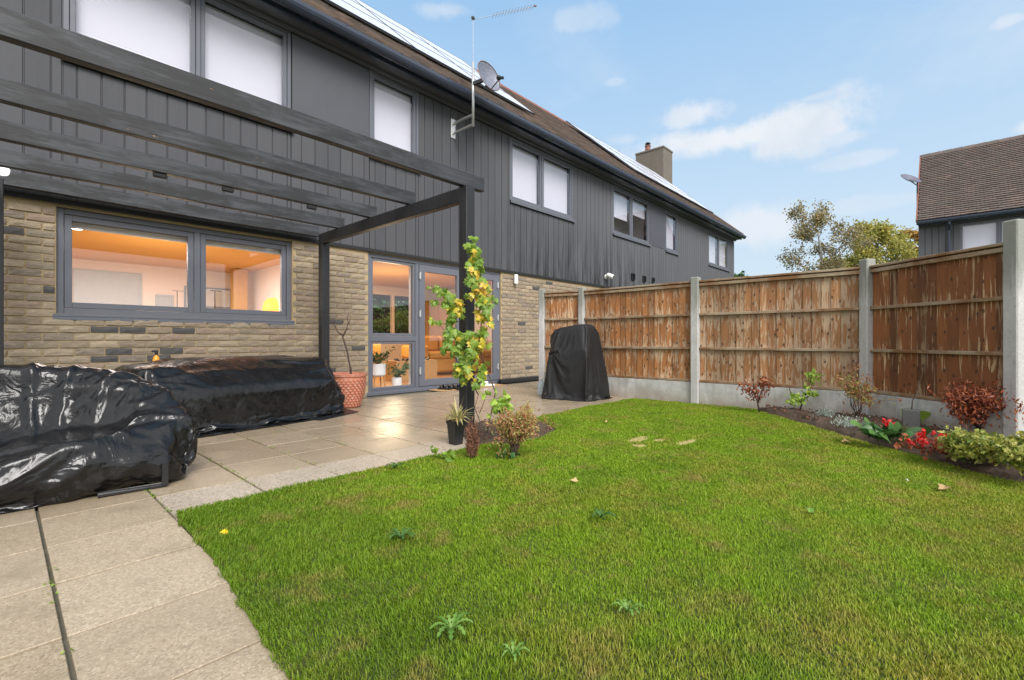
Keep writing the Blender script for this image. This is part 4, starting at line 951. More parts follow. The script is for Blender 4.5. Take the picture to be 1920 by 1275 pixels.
# ================================================================== SMALL OBJECTS ON THE PATIO
def pot():
    g = ground(659, 764); c = np.array([g[0], g[1]+.1, 0]); n_ = 44
    T = thing('terracotta_pot', 'big terracotta pot with scalloped pattern below the brick wall', 'pot', c)
    prof = [(.0, 0), (.155, 0), (.175, .015), (.205, .10), (.235, .22), (.252, .35), (.256, .44), (.250, .455), (.268, .462), (.270, .50), (.255, .508), (.240, .50), (.232, .45), (.0, .44)]
    m = MB(); m.lathe(prof, c, n_); m.build('body', M_TERRA, T, smooth=False)
    # raised fish-scale relief
    m = MB(); rows = 11
    for r in range(rows):
        z = .035+r*.037; rad = np.interp(z, [p[1] for p in prof[2:7]], [p[0] for p in prof[2:7]]); nn = 26
        for k in range(nn):
            a = 2*math.pi*(k+(r % 2)*.5)/nn; er = np.array([math.cos(a), math.sin(a), 0]); et = np.array([-er[1], er[0], 0]); w = math.pi*rad/nn*.92
            pts = [c+er*(rad+.001)+et*w*s_+np.array([0, 0, z+h]) for s_, h in ((-1, .018), (-.7, .0), (0, -.010), (.7, 0), (1, .018), (0, .028))]; pts[2] = pts[2]+er*.016; pts[1] = pts[1]+er*.012; pts[3] = pts[3]+er*.012
            m.add(pts, [(0,1,2,5), (5,2,3,4)])
    m.build('scale_relief', M_TERRA, T, kind='stuff')
    m = MB(); m.lathe([(0, .478), (.15, .47), (.232, .462)], c, 24); m.build('soil', M_SOIL, T)
    P = thing('bare_plant', 'bare dark branched stem standing in the terracotta pot', 'plant', (c[0], c[1], .47), None)
    d0 = c@FW
    def at(px, py): return c2w(px, py, d0)
    m = MB(); r0 = at(658, 700); r0[2] = .46
    m.tube([r0, at(657, 690), at(650, 655), at(645, 640), at(641, 626)], [.016, .014, .012, .012, .013], 8)
    m.tube([at(641, 628), at(633, 622), at(626, 607), at(622, 600), at(616, 590)], [.011, .009, .007, .005, .003], 7)
    m.tube([at(643, 630), at(650, 618), at(653, 604), at(651, 596), at(655, 585)], [.011, .009, .006, .005, .003], 7); m.tube([at(652, 610), at(657, 600), at(656, 590)], [.005, .004, .002], 6)
    m.tube([at(626, 607), at(630, 598)], [.005, .003], 6); m.build('stem', M_BARK, P, smooth=True)
pot()
# black flat sheet, drain channel, bottle, doormat, sandals
g0 = [ground(px, py) for px, py in ((560, 786), (640, 766), (672, 773), (602, 789))]
tag(mesh_obj('plastic_sheet', [(p[0], p[1], z) for z in (.003, .012) for p in g0], [(3,2,1,0), (4,5,6,7), (0,1,5,4), (1,2,6,5), (2,3,7,6), (3,0,4,7)], M_BLACK), 'flat black plastic sheet on the paving beside the terracotta pot', 'sheet')
a = ground(966, 722); a[1] = 7.50; m = MB(); m.bbox(a[0]-.0, a[0]+1.9, 7.42, 7.54, .0, .10, .01); tag(m.build('drainpipe', M_BLACK), 'black pipe lying along the foot of the brick wall', 'pipe')
g = ground(1015, 741)
T = thing('water_bottle', 'clear plastic bottle standing beside the black barbecue cover', 'bottle', (g[0], g[1], 0))
def m_clear(n, b):
    tr = n.node('ShaderNodeBsdfTransparent'); tr.inputs[0].default_value = (.85, .9, .93, 1); setp(n, b, (.65, .72, .76), .08); mx = n.node('ShaderNodeMixShader'); mx.inputs[0].default_value = .45; n.l.new(tr.outputs[0], mx.inputs[1]); n.l.new(b.outputs[0], mx.inputs[2]); return mx.outputs[0]
m = MB(); m.lathe([(0, 0), (.07, 0), (.08, .02), (.08, .10), (.074, .12), (.08, .14), (.08, .21), (.03, .27), (.03, .29), (0, .29)], (g[0], g[1], 0), 20); m.build('body', mat('clear_plastic', m_clear), T, smooth=True)
m = MB(); m.lathe([(0, .29), (.034, .29), (.034, .315), (0, .32)], (g[0], g[1], 0), 16); m.build('cap', M_WHITE, T)
q0, q1 = ground(806, 741), ground(890, 741)
M_COIR = plain('coir_mat', (.36, .22, .10), .95, var=.3, scale=40, bump=.9)
cx = (q0[0]+q1[0])/2
m = MB(); m.bbox(5.75, 7.55, 7.12, 7.52, -.0, .018, .005); tag(m.build('doormat', M_COIR), 'flat coir doormat in front of the glazed doors', 'mat')
M_NAVY = plain('navy_rubber', (.02, .025, .06), .5)
for k, (x, y, a_, mt, lb) in enumerate(((5.98, 7.30, .3, M_BLACK, 'black strapped sandal on the doormat, leftmost of the shoes'), (6.16, 7.22, .15, M_BLACK, 'black strapped sandal on the doormat, second shoe from left'), (6.42, 7.28, .2, M_NAVY, 'navy slider sandal on the doormat nearest the post'), (6.60, 7.22, .25, M_NAVY, 'navy slider sandal on the doormat just left of the post'), (7.12, 7.25, 1.1, M_WHITE, 'white slipper on the doormat seen right of the pergola post'))):
    T = thing('sandal', lb, 'sandal', (x, y, .018), 'shoes left on the doormat'); T.rotation_euler[2] = a_
    m = MB(); o_ = [(-.055, -.15), (.03, -.16), (.055, -.08), (.06, .06), (.035, .15), (-.03, .155), (-.055, .07), (-.045, -.04)]
    n_ = len(o_); m.add([(x_, y_, z_) for z_ in (0, .028) for x_, y_ in o_], [tuple(range(n_))[::-1], tuple(range(n_, 2*n_))]+[(i, (i+1) % n_, n_+(i+1) % n_, n_+i) for i in range(n_)]); link('sole', mk_mesh('sole', np.concatenate(m.V), m.Fc, M_BLACK if k != 4 else M_WHITE), WORG[T.name], T)
    m = MB()
    for y0, y1 in ((-.0, .09),) if k > 1 else ((.04, .09), (-.08, -.04)):
        arc = [(.062*math.cos(t), .028+.065*math.sin(t)) for t in np.linspace(0, math.pi, 9)]
        V = [(x_, y_, z_) for y_ in (y0, y1) for x_, z_ in arc]+[(x_*.9, y_, z_*.9) for y_ in (y0, y1) for x_, z_ in arc]; m.add(V, [(i, i+1, 10+i, 9+i) for i in range(8)]+[(18+i, 27+i, 28+i, 19+i) for i in range(8)]+[(i, 18+i, 19+i, i+1) for i in range(8)]+[(9+i, 10+i, 28+i, 27+i) for i in range(8)])
    link('strap', mk_mesh('strap', np.concatenate(m.V), m.Fc, mt), WORG[T.name], T)
q = c2w(293, 679, 5.75)
T = thing('sprayer', 'small orange bottle with black nozzle behind the long black cover', 'bottle', (q[0], q[1], q[2]-.1))
zb = q[2]-.1
m = MB(); m.lathe([(0, 0), (.035, 0), (.038, .02), (.038, .12), (.030, .16), (.014, .18), (.014, .19), (0, .19)], (q[0], q[1], zb), 16); m.build('body', plain('orange_plastic', (.85, .36, .02), .35), T, smooth=True)
m = MB(); m.lathe([(0, .19), (.018, .19), (.018, .22), (0, .22)], (q[0], q[1], zb), 12); m.bbox(q[0]-.045, q[0]+.02, q[1]-.012, q[1]+.012, zb+.221, zb+.245, .004); m.build('nozzle', M_BLACK, T)
# ================================================================== COVERS (cloth draped once over hidden-volume proxies, which are then removed)
def rounded_box(x0, x1, y0, y1, z0, z1, nx, ny, nz, bottom=True, r=.0):
    """subdivided closed box grid (quads); returns verts, faces with welded verts"""
    idx = {}; V = []; Fc = []
    def vid(i, j, k):
        if (i, j, k) not in idx: idx[(i, j, k)] = len(V); V.append((x0+(x1-x0)*i/nx, y0+(y1-y0)*j/ny, z0+(z1-z0)*k/nz))
        return idx[(i, j, k)]
    for i in range(nx):
        for j in range(ny):
            Fc.append((vid(i,j,nz), vid(i+1,j,nz), vid(i+1,j+1,nz), vid(i,j+1,nz)))
            if bottom: Fc.append((vid(i,j,0), vid(i,j+1,0), vid(i+1,j+1,0), vid(i+1,j,0)))
    for i in range(nx):
        for k in range(nz):
            Fc.append((vid(i,0,k), vid(i+1,0,k), vid(i+1,0,k+1), vid(i,0,k+1))); Fc.append((vid(i+1,ny,k), vid(i,ny,k), vid(i,ny,k+1), vid(i+1,ny,k+1)))
    for j in range(ny):
        for k in range(nz):
            Fc.append((vid(0,j+1,k), vid(0,j,k), vid(0,j,k+1), vid(0,j+1,k+1))); Fc.append((vid(nx,j,k), vid(nx,j+1,k), vid(nx,j+1,k+1), vid(nx,j,k+1)))
    V = np.array(V, float)
    if r:
        c = np.array([(x0+x1)/2, (y0+y1)/2, (z0+z1)/2]); h = np.array([x1-x0, y1-y0, z1-z0])/2; p = V-c
        q = np.clip(p, -(h-r), h-r); d = p-q; n_ = np.linalg.norm(d, axis=1); m_ = n_ > r
        V[m_] = (q+d/np.maximum(n_, 1e-9)[:, None]*r+c)[m_]
    return V, Fc
def drape(name, cloth, colliders, parent_thing, mat_, frames=34, shrink=0., bend=.6, tension=15, mass=.25, pins=None, gravity=1., subdiv=1, ground=True, self_c=False, pressure=None, air=1., quality=5, thick=.0, post=None):
    V, Fc = cloth; objs = []
    for k, (cv, cf) in enumerate(colliders+([(np.array([(-9., -9, -.02), (20, -9, -.02), (20, 20, -.02), (-9, 20, -.02)]), [(0,1,2,3)])] if ground else [])):
        me = mk_mesh('proxy', cv, cf, M_BLACK); o = bpy.data.objects.new('proxy', me); SC.collection.objects.link(o); objs.append(o)
        o.modifiers.new('c', 'COLLISION'); o.collision.thickness_outer = .010; o.collision.cloth_friction = 12; o.collision.damping = .6
    me = mk_mesh(name, V, Fc, mat_); co = bpy.data.objects.new(name, me); SC.collection.objects.link(co)
    if pins is not None:
        g = co.vertex_groups.new(name='pin')
        for i, w in pins: g.add([int(i)], w, 'REPLACE')
    md = co.modifiers.new('cloth', 'CLOTH'); s = md.settings; s.quality = quality; s.mass = mass; s.tension_stiffness = s.compression_stiffness = tension; s.shear_stiffness = tension*.5
    s.bending_stiffness = bend; s.air_damping = air; s.shrink_min = s.shrink_max = shrink; s.effector_weights.gravity = gravity
    s.tension_damping = s.compression_damping = 8
    if pins is not None: s.vertex_group_mass = 'pin'
    if pressure is not None: s.use_pressure = True; s.uniform_pressure_force = pressure
    c = md.collision_settings; c.distance_min = .008; c.use_self_collision = self_c; c.self_distance_min = .006; c.collision_quality = 2
    md.point_cache.frame_start = 1; md.point_cache.frame_end = frames
    for f in range(1, frames+1): SC.frame_set(f)
    dg = bpy.context.evaluated_depsgraph_get(); ev = co.evaluated_get(dg); em = ev.to_mesh()
    P = np.empty(len(em.vertices)*3, np.float32); em.vertices.foreach_get('co', P); P = P.reshape(-1, 3)/S; ev.to_mesh_clear()
    for o in objs+[co]: bpy.data.objects.remove(o)
    SC.frame_set(1)
    P = P.astype(float)
    if post: P = post(P)
    P[:, 2] = np.maximum(P[:, 2], .004)
    o = mesh_obj(name, P, Fc, mat_, parent_thing, smooth=True)
    if subdiv:
        m = o.modifiers.new('smooth', 'SUBSURF'); m.levels = m.render_levels = subdiv
    return o
import time
t0 = time.time()
def turn(V, c, a):
    V = np.array(V, float); c = np.array(c); d = V[:, :2]-c; V[:, 0] = c[0]+d[:, 0]*math.cos(a)-d[:, 1]*math.sin(a); V[:, 1] = c[1]+d[:, 0]*math.sin(a)+d[:, 1]*math.cos(a); return V
def hexmap(bot, top, z0, z1, nx, ny, nz, r=0., grow=0., flare=0., bottom=True, c=None):
    """box grid mapped onto a tapered block; bot/top are four (right, forward) corners relative to c"""
    v, f = rounded_box(0, 1, 0, 1, 0, 1, nx, ny, nz, bottom=bottom)
    if r:     # round in metric-ish space
        h = np.array([.5, .5, .5]); p = v-.5; rr = np.array([r, r, r]); q = np.clip(p, -(h-rr), h-rr); d = p-q; l = np.linalg.norm(d, axis=1); m_ = l > r; v[m_] = (q+d/np.maximum(l, 1e-9)[:, None]*r+.5)[m_]
    bot, top = np.array(bot, float), np.array(top, float); cb = bot.mean(0); bot = cb+(bot-cb)*(1+grow+flare); top = top.mean(0)+(top-top.mean(0))*(1+grow)
    u, w, t = v[:, :1], v[:, 1:2], v[:, 2:3]; bl = lambda P: P[0]*(1-u)*(1-w)+P[1]*u*(1-w)+P[2]*u*w+P[3]*(1-u)*w
    xy = bl(bot)*(1-t)+bl(top)*t; W3 = np.array(c)[None, :2]+xy[:, :1]*RT[None, :2]+xy[:, 1:]*FW[None, :2]
    return np.c_[W3, z0+(z1-z0)*v[:, 2]-.10*v[:, 2]**3*(1-v[:, 0])**1.5], f
def barbecue():
    c = (6.66, 4.58); T = thing('barbecue_cover', 'black fabric cover draped over a tall barbecue in front of the fence', 'cover', (c[0], c[1], 0))
    bot = [(-.49, -.02), (.12, -.30), (.63, .14), (-.08, .44)]; top = [(-.47, .03), (.10, -.20), (.33, .08), (-.13, .33)]
    cols = [hexmap(bot, top, 0, 1.26, 8, 8, 10, r=.16, c=c), hexmap([(-.50, -.0), (.10, -.31), (.14, -.24), (-.44, .06)], [(-.50, -.0), (.10, -.31), (.14, -.24), (-.44, .06)], .70, .84, 4, 4, 3, r=.1, c=c)]
    v, f = hexmap(bot, top, .02, 1.31, 34, 34, 42, r=.04, grow=.09, flare=.15, bottom=False, c=c)
    hang = (1.31-v[:, 2]); ang = np.arctan2(v[:, 1]-c[1], v[:, 0]-c[0]); k = 1+.055*hang*np.sin(ang*6+hang*2.6+1.2*np.sin(ang*3))+.055*hang*np.sin(ang*3+2.2)+.025*hang*np.sin(ang*13+hang*3); v[:, 0] = c[0]+(v[:, 0]-c[0])*k; v[:, 1] = c[1]+(v[:, 1]-c[1])*k; v[:, :2] += rs.uniform(-.003, .003, (len(v), 2))
    drape('cover', (v, f), cols, T, M_FABRIC, frames=40, bend=.3, tension=10, mass=.3, shrink=-.03)
def profile(v, zlo, ztop):
    """push the top face of a unit-ish box grid onto a height profile, sides follow"""
    v[:, 2] = zlo+(v[:, 2]-zlo)*(ztop-zlo)/(v[:, 2].max()-zlo); return v
def creases(L):
    """sharp folds radiating from the points where the sheet is tied down: (x, y, z, count, depth, reach)"""
    def f(P):
        for x, y, z, n_, dep, reach in L:
            d = P-[x, y, z]; r = np.linalg.norm(d, axis=1); a = np.arctan2(d[:, 2]*1.6, d[:, 0]+d[:, 1]*.6); w = np.clip(r/.15, 0, 1)*np.clip(1-r/reach, 0, 1)**.8
            k = a*n_+1.3*np.sin(a*5+r*4)+.8*np.sin(r*9); rd = np.maximum(0, np.sin(k))**3-.25
            P[:, 1] -= dep*w*rd*.8; P[:, 2] += dep*w*rd*.8
        return P
    return f
def long_cover():
    T = thing('furniture_cover', 'long black polythene cover tied over garden furniture against the brick wall', 'cover', (2.1, 6.4, 0)); c = (2.1, 6.4); a = math.radians(9); cols = []
    for x0, x1, y0, y1, z0, z1 in ((1.0, 3.02, 6.1, 6.62, .40, .66), (.85, 1.30, 6.1, 6.8, 0, .72), (2.55, 3.14, 6.2, 6.9, .0, .74), (1.5, 2.3, 6.35, 6.95, 0, .77), (1.0, 3.0, 5.86, 6.3, 0, .50)):
        v, f = rounded_box(x0, x1, y0, y1, z0, z1, 6, 5, 5, r=min(.1, (z1-z0)*.4)); cols.append((turn(v, c, a), f))
    v, f = rounded_box(.72, 3.22, 5.66, 7.03, .0, .84, 96, 52, 32, r=.12)
    t = np.clip((v[:, 1]-5.66)/.75, 0, 1); v = profile(v, 0., .58+.26*t**.7); v = turn(v, c, a); v += rs.uniform(-.003, .003, v.shape)
    drape('cover', (v, f), cols, T, M_POLY, frames=34, bend=.02, tension=18, mass=.1, shrink=.0, pressure=-1.6, gravity=1, post=creases([(3.25, 6.7, .75, 22, .022, 1.2), (.8, 5.9, .6, 19, .016, 1.1), (2.1, 6.2, .05, 15, .010, .9)]))
def sofa_folds(P):
    # folds run up the backrest from the seat, as polythene pulled tight over a curved back does
    c = np.array([.10, 4.15]); d = P[:, :2]-c; r = np.linalg.norm(d, axis=1); a = np.arctan2(d[:, 1], d[:, 0])
    w = np.clip((r-.28)/.15, 0, 1)*np.clip((1.15-r)/.4, 0, 1)*np.clip((P[:, 2]-.30)/.1, 0, 1)*(P[:, 1] > 3.95)
    k = a*13+1.9*np.sin(a*4.3+1)+.5*np.sin(r*8); rd = np.maximum(0, np.sin(k))**8; rd2 = np.maximum(0, np.sin(a*37+2.6*np.sin(r*5+a*3)))**4
    P[:, 2] += w*(.034*rd+.012*rd2-.006); P[:, 1] -= w*.026*rd
    r2 = np.linalg.norm(P[:, :2]-[.34, 4.22], axis=1); q = np.clip((.30-r2)/.045, 0, 1); q = q*q*(3-2*q); up = P[:, 2] > .24; P[:, 2] = np.where(up, P[:, 2]*(1-.8*q)+.8*q*.375, P[:, 2])
    wl = np.clip(1-abs(P[:, 2]-.2)/.2, 0, 1)*(P[:, 1] < 4.1); P[:, 1] -= wl*.010*np.sin(P[:, 0]*9+P[:, 2]*16)+wl*.006*np.sin(P[:, 0]*23-P[:, 2]*30)
    return P
def sofa_cover():
    T = thing('sofa_cover', 'black polythene cover with seat cushion shape over a curved garden sofa, bottom left', 'cover', (0, 4.4, 0)); cols = []
    def add(x0, x1, y0, y1, z0, z1, r): v, f = rounded_box(x0, x1, y0, y1, z0, z1, 10, 8, 5, r=r); cols.append((v, f))
    add(-1.5, .80, 3.92, 4.75, .10, .26, .06)
    pts = [(-1.5, 4.80), (-.4, 4.92), (.1, 4.88), (.48, 4.78), (.76, 4.50), (.86, 4.10)]; hs = [.79, .82, .80, .76, .62, .36]
    for k in range(len(pts)-1):
        for u in np.linspace(0, 1, 5)[:-1]:
            x = pts[k][0]*(1-u)+pts[k+1][0]*u; y = pts[k][1]*(1-u)+pts[k+1][1]*u; h = hs[k]*(1-u)+hs[k+1]*u
            v, f = rounded_box(x-.14, x+.14, y-.09, y+.09, .12, h, 3, 3, 5, r=.06); cols.append((v, f))
    cu = MB(); cu.lathe([(0, .24), (.24, .24), (.28, .27), (.28, .33), (.25, .36), (0, .365)], (.34, 4.22, 0), 24); cols.append((np.concatenate(cu.V), cu.Fc))
    v, f = rounded_box(-1.7, 1.00, 3.80, 5.10, .10, .95, 100, 60, 24, r=.06)
    # start the sheet close above seat and curved back
    P = np.array(pts); d = np.full(len(v), 9.); hh = np.zeros(len(v)); ins = np.zeros(len(v))
    for k in range(len(P)-1):
        a_, b_ = P[k], P[k+1]; t = np.clip(((v[:, :2]-a_)@(b_-a_))/((b_-a_)@(b_-a_)), 0, 1); q = a_+t[:, None]*(b_-a_); dd = np.linalg.norm(v[:, :2]-q, axis=1); m_ = dd < d; d[m_] = dd[m_]; hh[m_] = (hs[k]+(hs[k+1]-hs[k])*t)[m_]
    lean = np.clip((d-.09)/.30, 0, 1); ztop = hh*(1-lean)**1.3+.26*(1-(1-lean)**1.3)+.05
    v = profile(v, .10, ztop); low = np.clip((.62-v[:, 0])/.5, 0, 1)*np.clip((.26-v[:, 2])/.16, 0, 1); v[:, 2] -= .092*low
    # pull the rear corner in round the curved back
    kx = np.clip((v[:, 0]-.30)/.68, 0, 1); lim = 5.06-.80*kx**1.7; v[:, 1] = np.where(v[:, 1] > 4.2, 4.2+(v[:, 1]-4.2)*(lim-4.2)/(5.10-4.2), v[:, 1]); v += rs.uniform(-.003, .003, v.shape)
    drape('cover', (v, f), cols, T, M_POLY, frames=34, bend=.02, tension=18, mass=.1, shrink=-.01, pressure=-1.8, gravity=1, post=sofa_folds)
    m = MB(); m.tube([(.76, 4.5, .02), (.76, 3.90, .02), (.42, 3.93, .02)], .017, 8); m.bar((.76, 3.90, .02), (.76, 3.90, .16), .035, .035, up=(1, 0, 0)); m.build('metal_leg_frame', M_BLACK, T)
barbecue(); t1 = time.time(); long_cover(); t2 = time.time(); sofa_cover(); print('COVERS', t1-t0, t2-t1, time.time()-t2)
# ================================================================== PLANTS
def leafset(C, size, aim=None, spread=1., curl=.25, shape='oval', fold=.15, jit=.35):
    """many leaves: C (n,3) centres; returns V, F for pointed folded leaves (4 tris each)"""
    n_ = len(C); C = np.asarray(C, float); s = size*rs.uniform(1-jit, 1+jit, n_)
    d = rs.normal(size=(n_, 3)); 
    if aim is not None: d = d*spread+np.asarray(aim)
    d /= np.linalg.norm(d, axis=1)[:, None]; r = np.cross(d, rs.normal(size=(n_, 3))); r /= np.linalg.norm(r, axis=1)[:, None]; u = np.cross(r, d)
    w = {'oval': .38, 'round': .5, 'thin': .16, 'needle': .07}[shape]
    P = np.stack([C-d*s[:,None]*.5, C+r*s[:,None]*w-u*s[:,None]*fold*.5, C+d*s[:,None]*.5-u*s[:,None]*curl, C-r*s[:,None]*w-u*s[:,None]*fold*.5, C+u*s[:,None]*.06+d*s[:,None]*.05], 1).reshape(-1, 3)
    o = np.arange(n_)[:, None]*5; Fc = np.concatenate([o+np.array(t) for t in ((0,1,4), (1,2,4), (2,3,4), (3,0,4))]); return P, Fc
def foliage(name, C, size, mt, parent, kind='stuff', **kw):
    P, Fc = leafset(C, size, **kw); return mesh_obj(name, P, Fc, mt, parent, kind=kind)
def branchy(base, h, n_, spread, mt, parent, r0=.012, twigs=3, name='stem', droop=0., seed=0, up=1.):
    """a bush skeleton; returns points near the twig ends"""
    R = np.random.RandomState(seed); m = MB(); tips = []; base = np.array(base, float)
    for k in range(n_):
        a = R.uniform(0, 2*math.pi); q = R.uniform(.2, 1)*spread; hh = h*R.uniform(.6, 1); P = [base+R.uniform(-.02, .02, 3)*[1, 1, 0]]
        for t in (.33, .66, 1): P.append(base+np.array([math.cos(a)*q*t**1.2, math.sin(a)*q*t**1.2, hh*up*t-droop*t*t])+R.normal(size=3)*.04*h)
        m.tube(P, [r0, r0*.7, r0*.45, r0*.2], 5); tips += [P[2]*.5+P[3]*.5, P[3], P[2]]
        for w in range(twigs):
            t = R.uniform(.4, .95); s_ = P[1]*(1-t)+P[3]*t; e = s_+R.normal(size=3)*[.3, .3, .22]*h*.7*up+[0, 0, .08*h]; m.tube([s_, (s_+e)/2+R.normal(size=3)*.02*h, e], [r0*.4, r0*.3, r0*.12], 4); tips += [e, (s_+e)/2]
    m.build(name, mt, parent, smooth=True); return np.array(tips)
def around(tips, k, sd_): return np.repeat(tips, k, 0)+rs.normal(size=(len(tips)*k, 3))*sd_
def floor_(P, z=.03): P[:, 2] = np.maximum(P[:, 2], z+rs.rand(len(P))*.03); return P

L_GREEN = leaf_mat('vine_leaf_green', [(0, (.14, .26, .03)), (.4, (.24, .38, .05)), (.75, (.34, .46, .07)), (1, (.19, .33, .05))], .42, .45, .1)
L_YELL = leaf_mat('vine_leaf_yellow', [(0, (.62, .50, .05)), (.4, (.75, .60, .06)), (.7, (.50, .50, .07)), (.9, (.80, .50, .07)), (1, (.60, .34, .06))], .45, .4, .08)
L_BIRCH = leaf_mat('autumn_leaf_brown', [(0, (.26, .23, .13)), (.4, (.34, .30, .16)), (.75, (.52, .38, .13)), (1, (.22, .23, .12))])  # birch leaf tones lightened to carry distance haze
L_OLIVE = leaf_mat('autumn_leaf_olive', [(0, (.30, .32, .08)), (.45, (.44, .43, .10)), (.8, (.62, .50, .09)), (1, (.24, .28, .08))])  # olive tones lightened as well, haze put into the colour
L_RED = leaf_mat('copper_leaf', [(0, (.20, .045, .025)), (.4, (.34, .085, .035)), (.75, (.48, .15, .055)), (1, (.14, .05, .03))], .5, .3)
L_LIME = leaf_mat('lime_leaf', [(0, (.22, .38, .04)), (.5, (.36, .52, .07)), (1, (.46, .58, .12))])
L_VARI = leaf_mat('variegated_leaf', [(0, (.20, .28, .04)), (.3, (.40, .42, .07)), (.6, (.52, .48, .11)), (.85, (.10, .18, .03)), (1, (.58, .52, .16))])
L_DARK = leaf_mat('glossy_dark_leaf', [(0, (.03, .08, .02)), (.5, (.06, .15, .035)), (1, (.13, .26, .07))], .3, .2)
L_SILVER = leaf_mat('silver_leaf', [(0, (.22, .28, .22)), (.5, (.38, .43, .38)), (1, (.52, .56, .50))], .7, .2)
L_PINK = leaf_mat('pinkish_autumn_leaf', [(0, (.46, .16, .10)), (.35, (.50, .27, .12)), (.65, (.55, .45, .14)), (1, (.28, .36, .08))])
L_FLOWER = leaf_mat('red_petal', [(0, (.60, .010, .015)), (1, (.75, .03, .03))], .45, .3, .05)
L_DEAD = leaf_mat('dead_brown_frond', [(0, (.18, .075, .04)), (.6, (.28, .13, .07)), (1, (.12, .05, .03))], .8, .15)
L_STRAW = leaf_mat('straw_blade', [(0, (.42, .33, .13)), (.5, (.60, .50, .25)), (1, (.30, .30, .10))], .6, .3)
L_FALLEN = leaf_mat('fallen_leaf', [(0, (.55, .33, .14)), (1, (.68, .45, .22))], .7, .2, .1)
L_HEDGE = leaf_mat('hedge_leaf', [(0, (.16, .24, .03)), (.5, (.32, .40, .05)), (1, (.48, .50, .08))])

